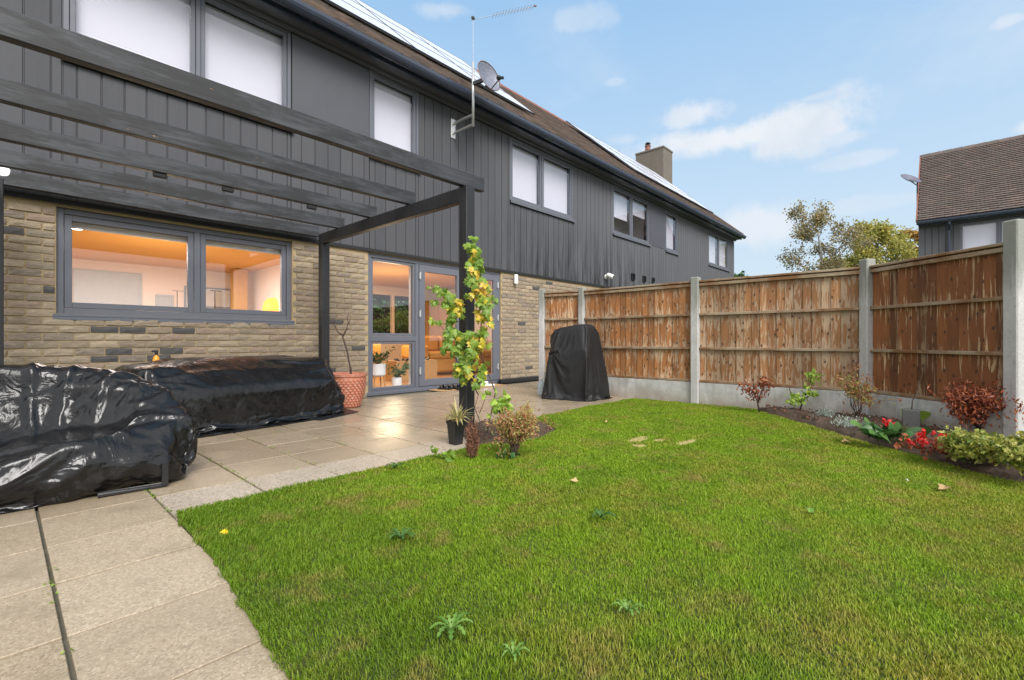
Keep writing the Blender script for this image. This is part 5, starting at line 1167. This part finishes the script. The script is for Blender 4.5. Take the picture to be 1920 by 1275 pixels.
# ---- vine on the front post: every leaf an object
cnt_ = [0]
def vine():
    T = thing('climbing_vine', 'climbing vine with green and yellow leaves growing up the front pergola post', 'vine', (3.9, 3.6, .0))
    def poly(pts, z): return [c2w(a, b_, zz) for (a, b_), zz in zip(pts, z)]
    stems = [poly([(905, 858), (912, 815), (922, 770), (929, 735), (915, 700), (903, 670), (899, 630), (905, 590), (906, 545), (897, 500), (889, 455)], [4.75]*3+[4.8]+[4.88]*7),
             poly([(899, 858), (897, 815), (900, 790), (890, 765), (897, 740)], [4.7, 4.75, 4.8, 4.88, 4.9]),
             poly([(897, 740), (880, 712), (862, 690), (848, 655), (838, 625), (822, 606), (806, 602)], [4.9, 4.92, 4.93, 4.95, 4.95, 4.95, 4.95]),
             poly([(848, 655), (843, 615), (850, 585), (838, 562), (822, 548), (812, 541)], [4.95]*6),
             poly([(850, 590), (832, 572), (815, 568), (803, 571)], [4.95]*4), poly([(900, 690), (886, 680), (880, 650), (888, 610)], [4.88]*4),
             poly([(899, 775), (915, 735), (925, 760)], [4.75]*3)]
    m = MB(); rad = [.009, .008, .006, .005, .004, .005, .004]
    for s_, r in zip(stems, rad): m.tube(s_, [r*(1-.6*i/(len(s_)-1)) for i in range(len(s_))], 6)
    m.build('stem', M_BARK, T, smooth=True)
    R = np.random.RandomState(5); found = []
    # lobed leaf outline
    def leaf_mesh(mt, k):
        pts = [(0, -.30), (.20, -.50), (.48, -.30), (.30, -.04), (.54, .16), (.22, .18), (.16, .40), (0, .60), (-.16, .40), (-.22, .18), (-.54, .16), (-.30, -.04), (-.48, -.30), (-.20, -.50)]
        V = [(x*(1+R.uniform(-.15, .15)), y, -.40*abs(x)-.35*y*y+R.uniform(-.07, .07)) for x, y in pts]+[(0, -.1, .05)]
        n_ = len(pts); me = mk_mesh('leaf', np.array(V)/S*1.0*S, [(i, (i+1) % n_, n_) for i in range(n_)], mt, smooth=True); return me
    ms = {g: [leaf_mesh(mt, k) for k in range(4)] for g, mt in (('g', L_GREEN), ('y', L_YELL))}
    #            x,   y,  spread x, spread y, n, yellow share, size px
    zones = [(890, 448, 6, 8, 4, 0, 9), (884, 462, 7, 8, 6, .05, 12), (891, 475, 7, 9, 6, .1, 12), (888, 492, 8, 10, 7, .4, 13), (891, 510, 9, 10, 8, .35, 14), (886, 528, 8, 8, 5, .2, 13), (901, 498, 5, 10, 4, .1, 11),
             (894, 548, 11, 10, 7, .9, 15), (909, 540, 8, 12, 7, .8, 13), (904, 565, 10, 10, 8, .7, 13), (911, 570, 9, 12, 8, .4, 12), (900, 592, 9, 10, 6, .9, 11), (912, 596, 8, 10, 5, .6, 11), (920, 560, 6, 8, 3, .1, 9), (922, 608, 6, 8, 4, .8, 10), (930, 565, 3, 6, 2, 0, 8),
             (906, 625, 8, 10, 7, .35, 12), (890, 640, 8, 10, 7, .4, 13), (886, 660, 10, 9, 7, .6, 14), (903, 650, 8, 8, 5, .8, 11), (880, 628, 5, 6, 3, 0, 10),
             (862, 640, 11, 12, 11, .05, 13), (850, 625, 10, 10, 9, .05, 12), (838, 635, 6, 14, 8, .0, 11), (857, 660, 10, 10, 9, .05, 13), (868, 680, 9, 9, 8, .05, 13), (861, 695, 9, 9, 7, .15, 13), (878, 698, 8, 8, 6, .4, 13), (833, 660, 4, 5, 3, 0, 10),
             (866, 715, 6, 6, 4, .1, 11), (901, 708, 8, 10, 7, .3, 13), (893, 722, 7, 8, 5, .5, 11), (908, 690, 7, 8, 4, .4, 11),
             (845, 600, 7, 9, 6, .1, 11), (848, 578, 9, 8, 8, .35, 12), (860, 571, 8, 7, 6, .6, 11), (843, 560, 8, 6, 6, .3, 11), (832, 549, 8, 5, 6, .0, 10), (820, 541, 7, 4, 5, 0, 9), (822, 606, 7, 4, 5, 0, 9), (811, 602, 5, 5, 4, .2, 9), (815, 568, 8, 3, 5, 0, 8), (833, 571, 8, 4, 5, 0, 9), (875, 555, 4, 4, 2, 0, 8), (803, 538, 3, 3, 1, 0, 7), (866, 590, 5, 6, 3, .6, 11),
             (952, 762, 10, 9, 0, .2, 11)]
    for x, y, sx, sy, n_, ys, sz in zones:
        for k in range(int(round(n_*1.95))):
            px = x+R.normal()*sx*.55; py = y+R.normal()*sy*.55; z = (4.84 if px > 874 else 4.93)+R.uniform(-.09, .05)
            if 868 < px < 893: z = min(z, 4.90)
            p_ = c2w(px, py, z); g = 'y' if R.rand() < ys else 'g'; me = ms[g][R.randint(4)]
            cnt_[0] += 1; q = sz/F*4.9*R.uniform(.65, 1.2)*1.25
            nrm = np.array([-.62, -.62, .25])+R.normal(size=3)*.42; tip = np.array([R.normal()*.5, R.normal()*.5, -1.0]); nrm /= np.linalg.norm(nrm)
            tip -= nrm*(tip@nrm); tip /= np.linalg.norm(tip); xx = np.cross(tip, nrm); M3 = Matrix((xx, tip, nrm)).transposed(); found.append((q, me, p_, M3))
    # the 300 largest leaves are parts; the small remainder is joined
    found.sort(key=lambda t: -t[0]); rest = {}
    for i, (q, me, p_, M3) in enumerate(found):
        if i < 300: o = link('leaf', me, p_, T); o.scale = (q, q, q); o.rotation_euler = M3.to_euler()
        else:
            V = np.empty(len(me.vertices)*3, np.float32); me.vertices.foreach_get('co', V); V = V.reshape(-1, 3)/S*q@np.array(M3).T+p_
            g = rest.setdefault(me.materials[0].name, (me.materials[0], MB())); g[1].add(V, [tuple(f.vertices) for f in me.polygons])
    both = MB(); ms_ = [g[0] for g in rest.values()]
    for k, g in enumerate(rest.values()):
        nv = 0
        for V in g[1].V: both.V.append(V)
        both.Fc += [[i+both.nv for i in f] for f in g[1].Fc]; both.M += [k]*len(g[1].Fc); both.nv += g[1].nv
    both.build('small_leaves', ms_, T, kind='stuff')
vine()

def plants():
    # black pot with straw-coloured spiky plant, dead conifer sprig, autumn shrub, low leaves round the post
    g = ground(855, 836); c = (3.28, 3.74, 0)
    c = (g[0]+.05, g[1]+.06, 0)
    T = thing('plant_pot', 'square black plastic pot at the foot of the front post', 'pot', c); m = MB(); h = .22; a0, a1 = .046, .062
    m.add([(c[0]+sx*a, c[1]+sy*a, z) for z, a in ((0, a0), (h, a1)) for sx, sy in ((-1,-1),(1,-1),(1,1),(-1,1))], [(0,3,2,1), (0,1,5,4), (1,2,6,5), (2,3,7,6), (3,0,4,7)]); m.bbox(c[0]-.068, c[0]+.068, c[1]-.068, c[1]-.056, h-.02, h+.01, .003); m.bbox(c[0]-.068, c[0]+.068, c[1]+.056, c[1]+.068, h-.02, h+.01, .003); m.bbox(c[0]-.068, c[0]-.056, c[1]-.0555, c[1]+.0555, h-.02, h+.01, .003); m.bbox(c[0]+.056, c[0]+.068, c[1]-.0555, c[1]+.0555, h-.02, h+.01, .003); m.build('wall', M_BLACK, T)
    m = MB(); m.box(c[0]-.052, c[0]+.052, c[1]-.052, c[1]+.052, h-.04, h-.02); m.build('soil', M_SOIL, T)
    def spiky(nm, lab, base, L, n_, mt, w=.008, up=.5, seed=1):
        R = np.random.RandomState(seed); T = thing(nm, lab, 'plant', base); V = []; Fc = []
        for k in range(n_):
            a = R.uniform(0, 2*math.pi); e = R.uniform(.05, 1)**.6*1.25; d = np.array([math.cos(a)*math.sin(e), math.sin(a)*math.sin(e), math.cos(e)]); l = L*R.uniform(.6, 1.1); s_ = np.cross(d, (0, 0, 1)); s_ /= np.linalg.norm(s_)+1e-9
            b0 = np.array(base)+R.normal(size=3)*[.01, .01, 0]; m1 = b0+d*l*.5+np.array([0, 0, .02]); t_ = b0+d*l+np.array([0, 0, -l*.28*math.sin(e)]); f = len(V)
            V += [b0-s_*w*.6, b0+s_*w*.6, m1-s_*w, m1+s_*w, t_]; Fc += [(f, f+1, f+3, f+2), (f+2, f+3, f+4)]
        mesh_obj('leaves', V, Fc, mt, T, kind='stuff'); return T
    spiky('spiky_plant', 'straw yellow spiky plant growing in the square black pot', (c[0]+.01, c[1], h-.03), .30, 60, L_STRAW, .010, seed=3)
    g = ground(887, 862); T = thing('dead_conifer', 'dead brown conifer sprig in front of the pergola post', 'plant', (g[0], g[1], .02)); t = branchy((g[0], g[1], .02), .27, 9, .035, M_BARK, T, .006, 0, seed=4); t = np.concatenate([t, t*[1, 1, .75], t*[1, 1, .5]])
    C_ = around(t, 11, [.014, .014, .025]); C_[:, 2] = np.maximum(C_[:, 2], .03); foliage('foliage', C_, .045, L_DEAD, T, aim=(0, 0, 1.6), shape='needle')
    g = ground(966, 862); b0 = np.array([g[0], g[1]+.02, .02]); T = thing('autumn_shrub', 'low feathery shrub turning pink and orange beside the pergola post', 'shrub', b0); t = branchy(b0, .36, 18, .155, M_BARK, T, .006, 4, seed=6); C_ = floor_(around(t, 15, .030)); foliage('foliage', C_, .036, L_PINK, T, aim=(0, 0, .4), shape='thin')
    g = ground(948, 842); b0 = np.array([g[0], g[1]+.05, .02]); T = thing('young_vine', 'small upright green leaved shoot behind the pink feathery shrub', 'plant', b0); t = branchy(b0, .50, 4, .06, M_BARK, T, .005, 2, seed=9); t = t[t[:, 2] > .34]; foliage('foliage', around(t, 4, .035), .075, L_LIME, T, shape='round')
    for px, py, n_, lab in ((822, 862, 9, 'small round leaved weed at the edge of the paving left of the post'), (842, 866, 8, 'small round leaved weed at the lawn edge by the black pot'), (938, 862, 10, 'small dark leaved weed in the soil right of the post')):
        g = ground(px, py); T = thing('weed', lab, 'weed', (g[0], g[1], .01)); C_ = np.array([g[0], g[1], .05])+R0.normal(size=(n_, 3))*[.05, .05, .025]; foliage('leaves', C_, .06, L_DARK if px > 900 else L_GREEN, T, shape='round', aim=(0, 0, .5), kind=None)
    # ---- flower bed along the fence
    def bed(px, py): g = ground(px, py); return np.array([g[0], g[1], .085])
    b0 = bed(1418, 775); T = thing('copper_shrub', 'small forked shrub with shrivelled copper leaves below the palest panel', 'shrub', b0)
    m = MB(); q = b0@FW
    def at(px, py, dz=0): return c2w(px, py, q+dz)
    for pts in ([(1424, 772), (1420, 752), (1412, 735), (1400, 722), (1392, 716)], [(1421, 755), (1428, 735), (1434, 716)], [(1412, 735), (1414, 722), (1412, 716)]): m.tube([at(*p) for p in pts], [.012, .010, .007, .005, .003][:len(pts)], 6)
    m.build('stem', M_BARK, T, smooth=True); tp = np.array([at(*p) for p in ((1394, 722), (1400, 728), (1404, 735), (1424, 735), (1429, 722), (1435, 718), (1416, 728), (1437, 730), (1410, 745), (1424, 745), (1433, 712))]); foliage('foliage', around(tp, 16, .035), .07, L_RED, T, aim=(0, 0, -.6), shape='thin', kind='stuff')
    b0 = bed(1500, 781); q = b0@FW; T = thing('lime_shrub', 'young bright lime green leafy shrub against the concrete gravel board', 'shrub', b0); m = MB()
    for pts in ([(1498, 780), (1502, 762), (1508, 745), (1516, 730), (1522, 705), (1524, 698)], [(1504, 757), (1492, 745), (1482, 735), (1480, 728)], [(1506, 750), (1518, 742), (1524, 738)]): m.tube([at(*p) for p in pts], [.010, .008, .006, .005, .004, .003][:len(pts)], 6)
    m.build('stem', M_BARK, T, smooth=True); tp = np.array([at(*p) for p in ((1482, 738), (1486, 746), (1480, 752), (1492, 750), (1500, 745), (1508, 742), (1517, 738), (1524, 736), (1514, 728), (1521, 712), (1525, 702), (1530, 706), (1520, 700), (1505, 752), (1488, 758), (1530, 712))]); foliage('foliage', around(tp, 8, .028), .062, L_LIME, T, shape='oval', kind='stuff')
    b0 = bed(1606, 797); T = thing('small_maple', 'thin pinkish Japanese maple in front of the broad concrete post', 'shrub', b0); t = branchy(b0, .48, 8, .22, M_BARK, T, .006, 4, seed=11); foliage('foliage', floor_(around(t, 7, .035), .08), .05, L_PINK, T, aim=(0, 0, -.3), shape='thin')
    for px, py, w, lab in ((1547, 793, .13, 'pale silvery ground cover at the bed edge, the one further left'), (1592, 812, .17, 'pale silvery ground cover at the bed edge beside the big leaves')):
        b0 = bed(px, py); T = thing('silver_plant', lab, 'plant', b0); C_ = b0+rs.normal(size=(420, 3))*[w*.55, w*.4, .03]; C_[:, 2] = .085+abs(C_[:, 2]-b0[2])*1.3; foliage('foliage', C_, .028, L_SILVER, T, shape='thin', aim=(0, 0, .7))
    # bergenia: broad leaves as separate parts
    def broad(b0, n_, L, lab, mt, seed, nm='broad_leaved_plant', flat=1.):
        R = np.random.RandomState(seed); T = thing(nm, lab, 'plant', b0)
        for k in range(n_):
            a = 2*math.pi*k/n_+R.uniform(-.4, .4); e = R.uniform(.25, 1.1)*flat; l = L*R.uniform(.75, 1.15); bb = np.array(b0)+R.normal(size=3)*[.08, .08, .0]; d = np.array([math.cos(a)*math.sin(e), math.sin(a)*math.sin(e), math.cos(e)]); s_ = np.cross(d, (0, 0, 1))+R.normal(size=3)*.35; s_ /= np.linalg.norm(s_); u = np.cross(s_, d); V = []; n5 = 6
            for i in range(n5+1):
                t = i/n5; w = l*.34*math.sin(math.pi*min(1, t*.92+.04))**.7 if t > .22 else .006+.0*l
                if t > .22: w = l*.27*math.sin(math.pi*((t-.22)/.78*.94+.05))**.75
                cpt = bb+d*l*t+np.array([0, 0, -l*.35*t*t]); V += [cpt-s_*w+u*w*.3, cpt+u*0, cpt+s_*w+u*w*.3]
            Fc = []
            for i in range(n5): Fc += [(i*3, i*3+1, i*3+4, i*3+3), (i*3+1, i*3+2, i*3+5, i*3+4)]
            mesh_obj('leaf', V, Fc, mt, T, smooth=True)
        return T
    broad(bed(1668, 843), 26, .27, 'broad glossy dark green leaves at the front of the bed', L_DARK, 3)
    b0 = bed(1705, 806); broad(bed(1722, 806), 9, .24, 'broad yellow-green leaves beside the grey block', L_LIME, 8, flat=.8)
    for px, py, r, n_, lab in ((1661, 833, .035, 6, 'few red flowers among the broad dark leaves'), (1752, 868, .12, 20, 'cluster of bright red flowers in the middle of the bed')):
        b0 = bed(px, py); T = thing('red_flowers', lab, 'flowers', b0); C_ = b0+rs.normal(size=(n_, 3))*[r*.8, r*.8, .03]+[0, 0, .11]; P_ = around(C_, 7, .010); foliage('petals', P_, .028, L_FLOWER, T, shape='round')
        C2 = b0+rs.normal(size=(n_*8, 3))*[r*.9, r*.9, .03]+[0, 0, .05]; foliage('foliage', C2, .05, L_DARK if px < 1700 else L_RED, T, shape='oval')
    # grey block with a bare wire-like stem
    g = ground(1713, 816); b0 = (g[0], g[1]+.02, .03); T = thing('concrete_block', 'small grey concrete block standing in the bed by the fence', 'block', b0); m = MB(); m.bbox(b0[0]-.07, b0[0]+.07, b0[1]-.07, b0[1]+.07, .0, .27, .006); m.build('body', plain('damp_grey_block', (.085, .085, .08), .9, var=.4, scale=9, bump=.5), T); T.rotation_euler[2] = 0
    q = np.array(b0)@FW; m = MB(); m.tube([at2(1709, 772, q), at2(1711, 750, q), at2(1722, 735, q)], [.006, .005, .003], 6); m.tube([at2(1711, 752, q), at2(1725, 715, q), at2(1738, 670, q), at2(1741, 645, q)], [.003, .003, .002, .002], 5); m.tube([at2(1741, 660, q), at2(1700, 650, q), at2(1640, 672, q+.3)], [.0015]*3, 4)
    o = m.build('dry_twig', M_BARK, smooth=True); tag(o, 'thin bare stem rising beside the grey block in the bed', 'stem')
    b0 = bed(1836, 826); b0 = b0+np.array([.03, .0, 0]); T = thing('red_shrub', 'large dense shrub with dark red-brown leaves before the dark fence panel', 'shrub', b0); t = branchy(b0, .42, 22, .34, M_BARK, T, .009, 6, seed=14); foliage('foliage', floor_(around(t, 12, .05), .08), .052, L_RED, T, aim=(.1, .1, -.8), shape='thin')
    b0 = bed(1822, 886); T = thing('variegated_shrub', 'yellow and green variegated shrub at the front of the bed', 'shrub', b0); t = branchy(b0, .19, 20, .22, M_BARK, T, .006, 5, seed=15); foliage('foliage', floor_(around(t, 8, .028), .06), .040, L_VARI, T, shape='oval', aim=(0, 0, .5))
    b0 = bed(1932, 918); T = thing('variegated_shrub', 'yellow and green variegated shrub cut off by the right edge of the photo', 'shrub', b0); t = branchy(b0, .20, 18, .16, M_BARK, T, .006, 5, seed=16); foliage('foliage', floor_(around(t, 11, .022), .06), .038, L_VARI, T, shape='oval', aim=(0, 0, .5))
    b0 = bed(1765, 800); T = thing('pale_shoot', 'pale yellow-green leafy shoot between the grey block and the red shrub', 'plant', b0); t = branchy(b0, .26, 6, .10, M_BARK, T, .005, 3, seed=19); foliage('foliage', around(t, 5, .03), .06, L_VARI, T, shape='oval')
    # litter of leaves over the soil
    P_ = np.array(BED); q = rs.uniform(P_.min(0), P_.max(0), (2600, 2)); q = q[inside(q, P_)]; q = q[polydist(q, P_) > .05]; foliage('leaf_litter', np.c_[q, np.full(len(q), .085)], .035, L_DEAD, None, shape='oval', aim=None, kind='stuff')
    P_ = np.array(PBED); q = rs.uniform(P_.min(0), P_.max(0), (500, 2)); q = q[inside(q, P_)]; foliage('leaf_litter', np.c_[q, np.full(len(q), .06)], .03, L_DEAD, None, shape='oval', kind='stuff')
def at2(px, py, z): return c2w(px, py, z)
R0 = np.random.RandomState(2)
plants(); print('LEAVES', cnt_)

# ---- trees beyond the fence
def tree(nm, lab, base, H, W_, n_l, mt, bark, seed, size=.16, lean=0, open_=1.):
    R = np.random.RandomState(seed); base = np.array(base, float); T = thing(nm, lab, 'tree', base); m = MB(); tips = []
    top = base+np.array([0, 0, H]); tr = [base, base+[R.normal()*.1, R.normal()*.1, H*.35], base+[R.normal()*.25, R.normal()*.25, H*.65], top-[0, 0, H*.08]]; m.tube(tr, [H*.020, H*.014, H*.008, H*.002], 8)
    def grow(p, d, l, r, lev):
        e = p+d*l; mid = (p+e)/2+R.normal(size=3)*l*.07; m.tube([p, mid, e], [r, r*.75, r*.5], 5 if lev < 2 else 3, cap=False)
        if lev >= 2: tips.append(mid)
        if lev >= 3: tips.append(e); return
        for k in range(3+(lev == 0)):
            nd = d+R.normal(size=3)*.55+np.array([0, 0, .18]); nd /= np.linalg.norm(nd); s_ = p+(e-p)*R.uniform(.45, 1); grow(s_, nd, l*R.uniform(.5, .72), r*.5, lev+1)
    for k in range(15):
        t = .28+.66*k/14; p = base+(tr[2]-base)*t/.65 if t < .65 else tr[2]+(tr[3]-tr[2])*(t-.65)/.35; a = k*2.4+R.uniform(-.4, .4); el = R.uniform(.35, .9); d = np.array([math.cos(a)*math.cos(el), math.sin(a)*math.cos(el), math.sin(el)]); grow(p, d, W_*.5*(1.12-t*.72)*R.uniform(.6, .95)*.62, H*.006*(1.2-t), 0)
    m.build('trunk', bark, T, smooth=True); tips = np.array(tips); R.shuffle(tips); k = max(1, n_l//len(tips))
    sel = tips[:int(len(tips)*open_)]; C_ = around(sel, int(k/open_)+1, W_*.022); foliage('crown', C_, size, mt, T, shape='oval', aim=(0, 0, -.2)); return T
tree('birch_tree', 'thin open birch with sparse brown leaves beyond the fence', (35.2, 6.0, -.1), 9.5, 8.2, 8500, L_BIRCH, plain('grey_bark', (.24, .23, .21), .85, var=.3, scale=5), 21, .13, open_=.6)
tree('field_tree', 'fuller olive yellow autumn tree beyond the fence beside the neighbouring roof', (42.5, 3.6, -.1), 9.6, 9.0, 15000, L_OLIVE, M_BARK, 25, .17, open_=.9)
tree('field_tree', 'smaller yellowing tree between the birch and the fuller tree', (39.5, 5.4, -.1), 7.2, 5.0, 6000, L_OLIVE, M_BARK, 27, .15, open_=.8)
tree('orange_tree', 'orange leaved tree just showing beside the neighbouring roof', (47.0, 2.0, -.1), 10.2, 5.0, 5000, leaf_mat('orange_leaf', [(0, (.42, .20, .03)), (.5, (.55, .30, .05)), (1, (.30, .20, .04))]), M_BARK, 29, .18, open_=.9)
q = c2w(1385, 514, 27.0); tree('distant_bush', 'tiny dark green bush at the far end of the terrace', (q[0], q[1], -.1), 5.0, 3.2, 2500, L_DARK, M_BARK, 33, .16)
# hedge and gardens behind the terrace (seen through the lounge)
H = thing('garden_hedge', 'yellow-green hedge seen through the lounge windows', 'hedge', (9.8, 18.8, -.1)); C_ = np.c_[rs.uniform(6, 16, 9000), 18.6+rs.normal(size=9000)*.30, rs.uniform(0, 1, 9000)**.8*2.1]; C_[:, 2] *= 1+.12*np.sin(C_[:, 0]*2.1); foliage('foliage', C_, .14, L_HEDGE, H, shape='oval')
m = MB(); m.box(6, 16, 18.55, 18.75, -.1, 1.5); m.build('core', M_BARK, H)
H = thing('conifer_hedge', 'tall dark green hedge farther behind, seen through the lounge', 'hedge', (11, 23, -.1)); C_ = np.c_[rs.uniform(5, 20, 12000), 23+rs.normal(size=12000)*.4, rs.uniform(0, 1, 12000)**.8*4.6]; foliage('foliage', C_, .2, L_DARK, H, shape='oval')
m = MB(); m.box(5, 20, 22.9, 23.1, -.1, 4.2); m.build('core', M_BARK, H)

# ================================================================== LAWN
def grass(name, poly, dens, hmin, hmax, w, mt, far_fade=True, zoff=0):
    P = np.array(poly); lo, hi = P.min(0), P.max(0); n_ = int(dens*(hi[0]-lo[0])*(hi[1]-lo[1])); q = rs.uniform(lo-.06, hi+.06, (n_, 2)); ed = polydist(q, P); q = q[inside(q, P) | (ed < .016*(.6+.4*np.sin(q[:, 0]*43+q[:, 1]*39))*(1+.5*np.sin(q[:, 1]*17))*rs.rand(n_))]
    dist = q@FW[:2]; side = q@RT[:2]; vis = (dist > .9) & (abs(side) < dist*1.25+.3)
    keep = rs.rand(len(q)) < np.where(vis, np.clip(2.6/np.maximum(dist, 1.2), .28, 1), .05); q = q[keep]; dist = dist[keep]
    # bare scars in the far middle of the lawn
    for cx, cy, a, bb in SCARS: 
        u = (q-[cx, cy]); m_ = (u[:, 0]/a)**2+(u[:, 1]/bb)**2 < rs.uniform(.5, 1.5, len(q)); m_ &= rs.rand(len(q)) < .90; q = q[~m_]; dist = dist[~m_]
    n_ = len(q); edge = polydist(q, P); tuft = np.sin(q[:, 0]*9+np.sin(q[:, 1]*7)*2)*np.sin(q[:, 1]*8+q[:, 0]*3)
    corner = np.exp(-((q[:, 0]-.9)**2/.8+(q[:, 1]-2.6)**2/1.4))
    h = rs.uniform(hmin, hmax, n_)*(1+.25*tuft)*(1+.35*corner+.25*np.exp(-edge/.05)); a = rs.uniform(0, 2*math.pi, n_); ln = rs.uniform(.15, .95, n_)*h; d = np.c_[np.cos(a), np.sin(a)]
    d[:, 0] += .35*np.sin(q[:, 1]*3); r = np.c_[-np.sin(a), np.cos(a)]; ww = w*rs.uniform(.7, 1.3, n_)*np.clip(dist/2.2, 1, 2.2); z0 = np.full(n_, zoff+.004)
    b0 = np.c_[q-r*ww[:, None]*.5, z0]; b1 = np.c_[q+r*ww[:, None]*.5, z0]; mid = q+d*ln[:, None]*.35; m0 = np.c_[mid-r*ww[:, None]*.42, z0+h*.6]; m1 = np.c_[mid+r*ww[:, None]*.42, z0+h*.6]; t_ = np.c_[q+d*ln[:, None], z0+h*.97]
    V = np.stack([b0, b1, m0, m1, t_], 1).reshape(-1, 3); o = np.arange(n_)[:, None]*5
    Fc = np.concatenate([o+np.array([0, 1, 3]), o+np.array([0, 3, 2]), o+np.array([2, 3, 4])])
    org = np.array([(lo[0]+hi[0])/2, (lo[1]+hi[1])/2, 0]); me = mk_mesh(name, V-org, Fc, mt)
    at_ = me.attributes.new('rnd', 'FLOAT', 'POINT'); at_.data.foreach_set('value', np.repeat(rs.rand(n_), 5).astype(np.float32)); at_ = me.attributes.new('hgt', 'FLOAT', 'POINT'); at_.data.foreach_set('value', np.tile([0, 0, .6, .6, 1.], n_).astype(np.float32))
    o = link(name, me, org, None, 'stuff'); print('GRASS', n_); return o
SCARS = []
for px, py, a, bb in ((1198, 825, .20, .075), (1238, 827, .10, .05), (1288, 831, .20, .065), (1198, 838, .07, .07)): g = ground(px, py); SCARS.append((g[0], g[1], a, bb))
for k, (x, y, a, bb) in enumerate(SCARS):
    th = np.linspace(0, 2*math.pi, 17)[:-1]; rr = 1+.25*np.sin(th*3+k)+.12*np.sin(th*5)
    mesh_obj('bare_patch', np.c_[x+a*rr*np.cos(th), y+bb*rr*np.sin(th), np.full(16, .0075+.001*k)], [tuple(range(16))], M_DIRT, kind='structure')
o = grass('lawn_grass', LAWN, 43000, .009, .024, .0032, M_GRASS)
# weeds, dandelion and fallen leaves
def rosette(px, py, n_, L, lab, mt, seed, w=.15):
    g = ground(px, py); R = np.random.RandomState(seed); T = thing('weed', lab, 'weed', (g[0], g[1], .01))
    for k in range(n_):
        a = 2*math.pi*k/n_+R.uniform(-.3, .3); l = L*R.uniform(.6, 1.1); d = np.array([math.cos(a), math.sin(a), 0]); s_ = np.array([-d[1], d[0], 0]); b0 = np.array([g[0], g[1], .018]); V = []
        for i in range(11): t = i/10; ww = l*w*(1.0 if i % 2 else .38)*math.sin(math.pi*(.06+t*.9))**.6; c_ = b0+d*l*t+np.array([0, 0, .030*math.sin(math.pi*t*.8)+.012]); V += [c_-s_*ww, c_+np.array([0, 0, -.004]), c_+s_*ww]
        Fc = []
        for i in range(10): Fc += [(i*3, i*3+1, i*3+4, i*3+3), (i*3+1, i*3+2, i*3+5, i*3+4)]
        mesh_obj('leaf', V, Fc, mt, T, smooth=True)
L_WEED = leaf_mat('weed_leaf', [(0, (.11, .24, .03)), (.5, (.17, .32, .05)), (1, (.24, .40, .08))], .5, .35)
L_WEEDD = leaf_mat('dark_weed_leaf', [(0, (.045, .12, .02)), (1, (.08, .19, .035))], .5, .3)
rosette(846, 1196, 9, .085, 'largest pale green dandelion rosette low in the centre of the lawn', L_WEED, 1)
rosette(1176, 1163, 8, .065, 'small pale green weed to the right of the large rosette', L_WEED, 2)
rosette(752, 1020, 9, .085, 'dark blue-green weed on the lawn above the large rosette', L_WEEDD, 3)
rosette(1126, 980, 8, .08, 'dark weed near the middle of the lawn', L_WEEDD, 4)
rosette(740, 884, 8, .085, 'dark green tuft at the lawn edge along the paving', L_WEEDD, 6)
rosette(962, 1250, 8, .05, 'small pale weed at the bottom centre of the photo', L_WEED, 7)
def fallen(px, py, L, lab, mt, seed, nm='fallen_leaf', z=.040):
    g = ground(px, py); R = np.random.RandomState(seed); n_ = 11; a0 = R.uniform(0, 6); V = []
    for k in range(n_): a = 2*math.pi*k/n_; r = L*.5*(1 if k % 2 else .66)*R.uniform(.85, 1.1); V.append((g[0]+r*math.cos(a+a0), g[1]+r*.7*math.sin(a+a0), z+.25*r*math.sin(a*2)+R.uniform(0, .01)))
    V.append((g[0], g[1], z+.012)); tag(mesh_obj(nm, V, [(k, (k+1) % n_, n_) for k in range(n_)], mt), lab, 'leaf')
fallen(1075, 912, .085, 'curled tan fallen leaf in the middle of the lawn', L_FALLEN, 1); fallen(1586, 836, .13, 'tan fallen leaf on the lawn near the flower bed', L_FALLEN, 2); fallen(1772, 926, .12, 'tan fallen leaf on the lawn at the far right', L_FALLEN, 3)
fallen(1136, 797, .05, 'tiny tan fallen leaf near the far paving', L_FALLEN, 4); fallen(1519, 970, .075, 'pale green fallen leaf on the lawn', L_WEED, 5); fallen(1700, 912, .03, 'tiny white speck of a petal on the right of the lawn', M_WHITE, 6)
g = ground(422, 1018); T = thing('dandelion', 'yellow dandelion flower in the lush corner of the lawn', 'flower', (g[0], g[1], .01)); m = MB(); m.tube([(g[0], g[1], .0), (g[0], g[1], .055)], .002, 5); m.build('stalk', L_WEED, T); foliage('petals', np.array([g[0], g[1], .058])+rs.normal(size=(26, 3))*[.008, .008, .002], .018, plain('dandelion_yellow', (.9, .62, .02), .6), T, shape='thin')
# moss and tiny weeds in the paving joints
C_ = []
for x, y0, y1, n_ in ((.15, 1.6, 3.1, 14), (.67, 3.2, 4.6, 40), (1.188, 3.25, 5.3, 46), (1.707, 3.3, 5.2, 26), (2.226, 3.3, 5, 18), (2.745, 3.3, 5, 12)):
    for k in range(n_): C_.append((x+rs.normal()*.008, rs.uniform(y0, y1), .008))
for k in range(60): C_.append((rs.uniform(.8, 5.5), 3.68+.01+rs.randint(0, 5)*.505+rs.normal()*.01, .008))
foliage('joint_weeds', around(np.array(C_), 2, [.009, .012, .001]), .012, L_GREEN, None, shape='oval', aim=(0, 0, .5))
# purge anything invisible left over
print('TRIS', sum(len(m.polygons)*1 for m in bpy.data.meshes), 'OBJ', len(bpy.data.objects))
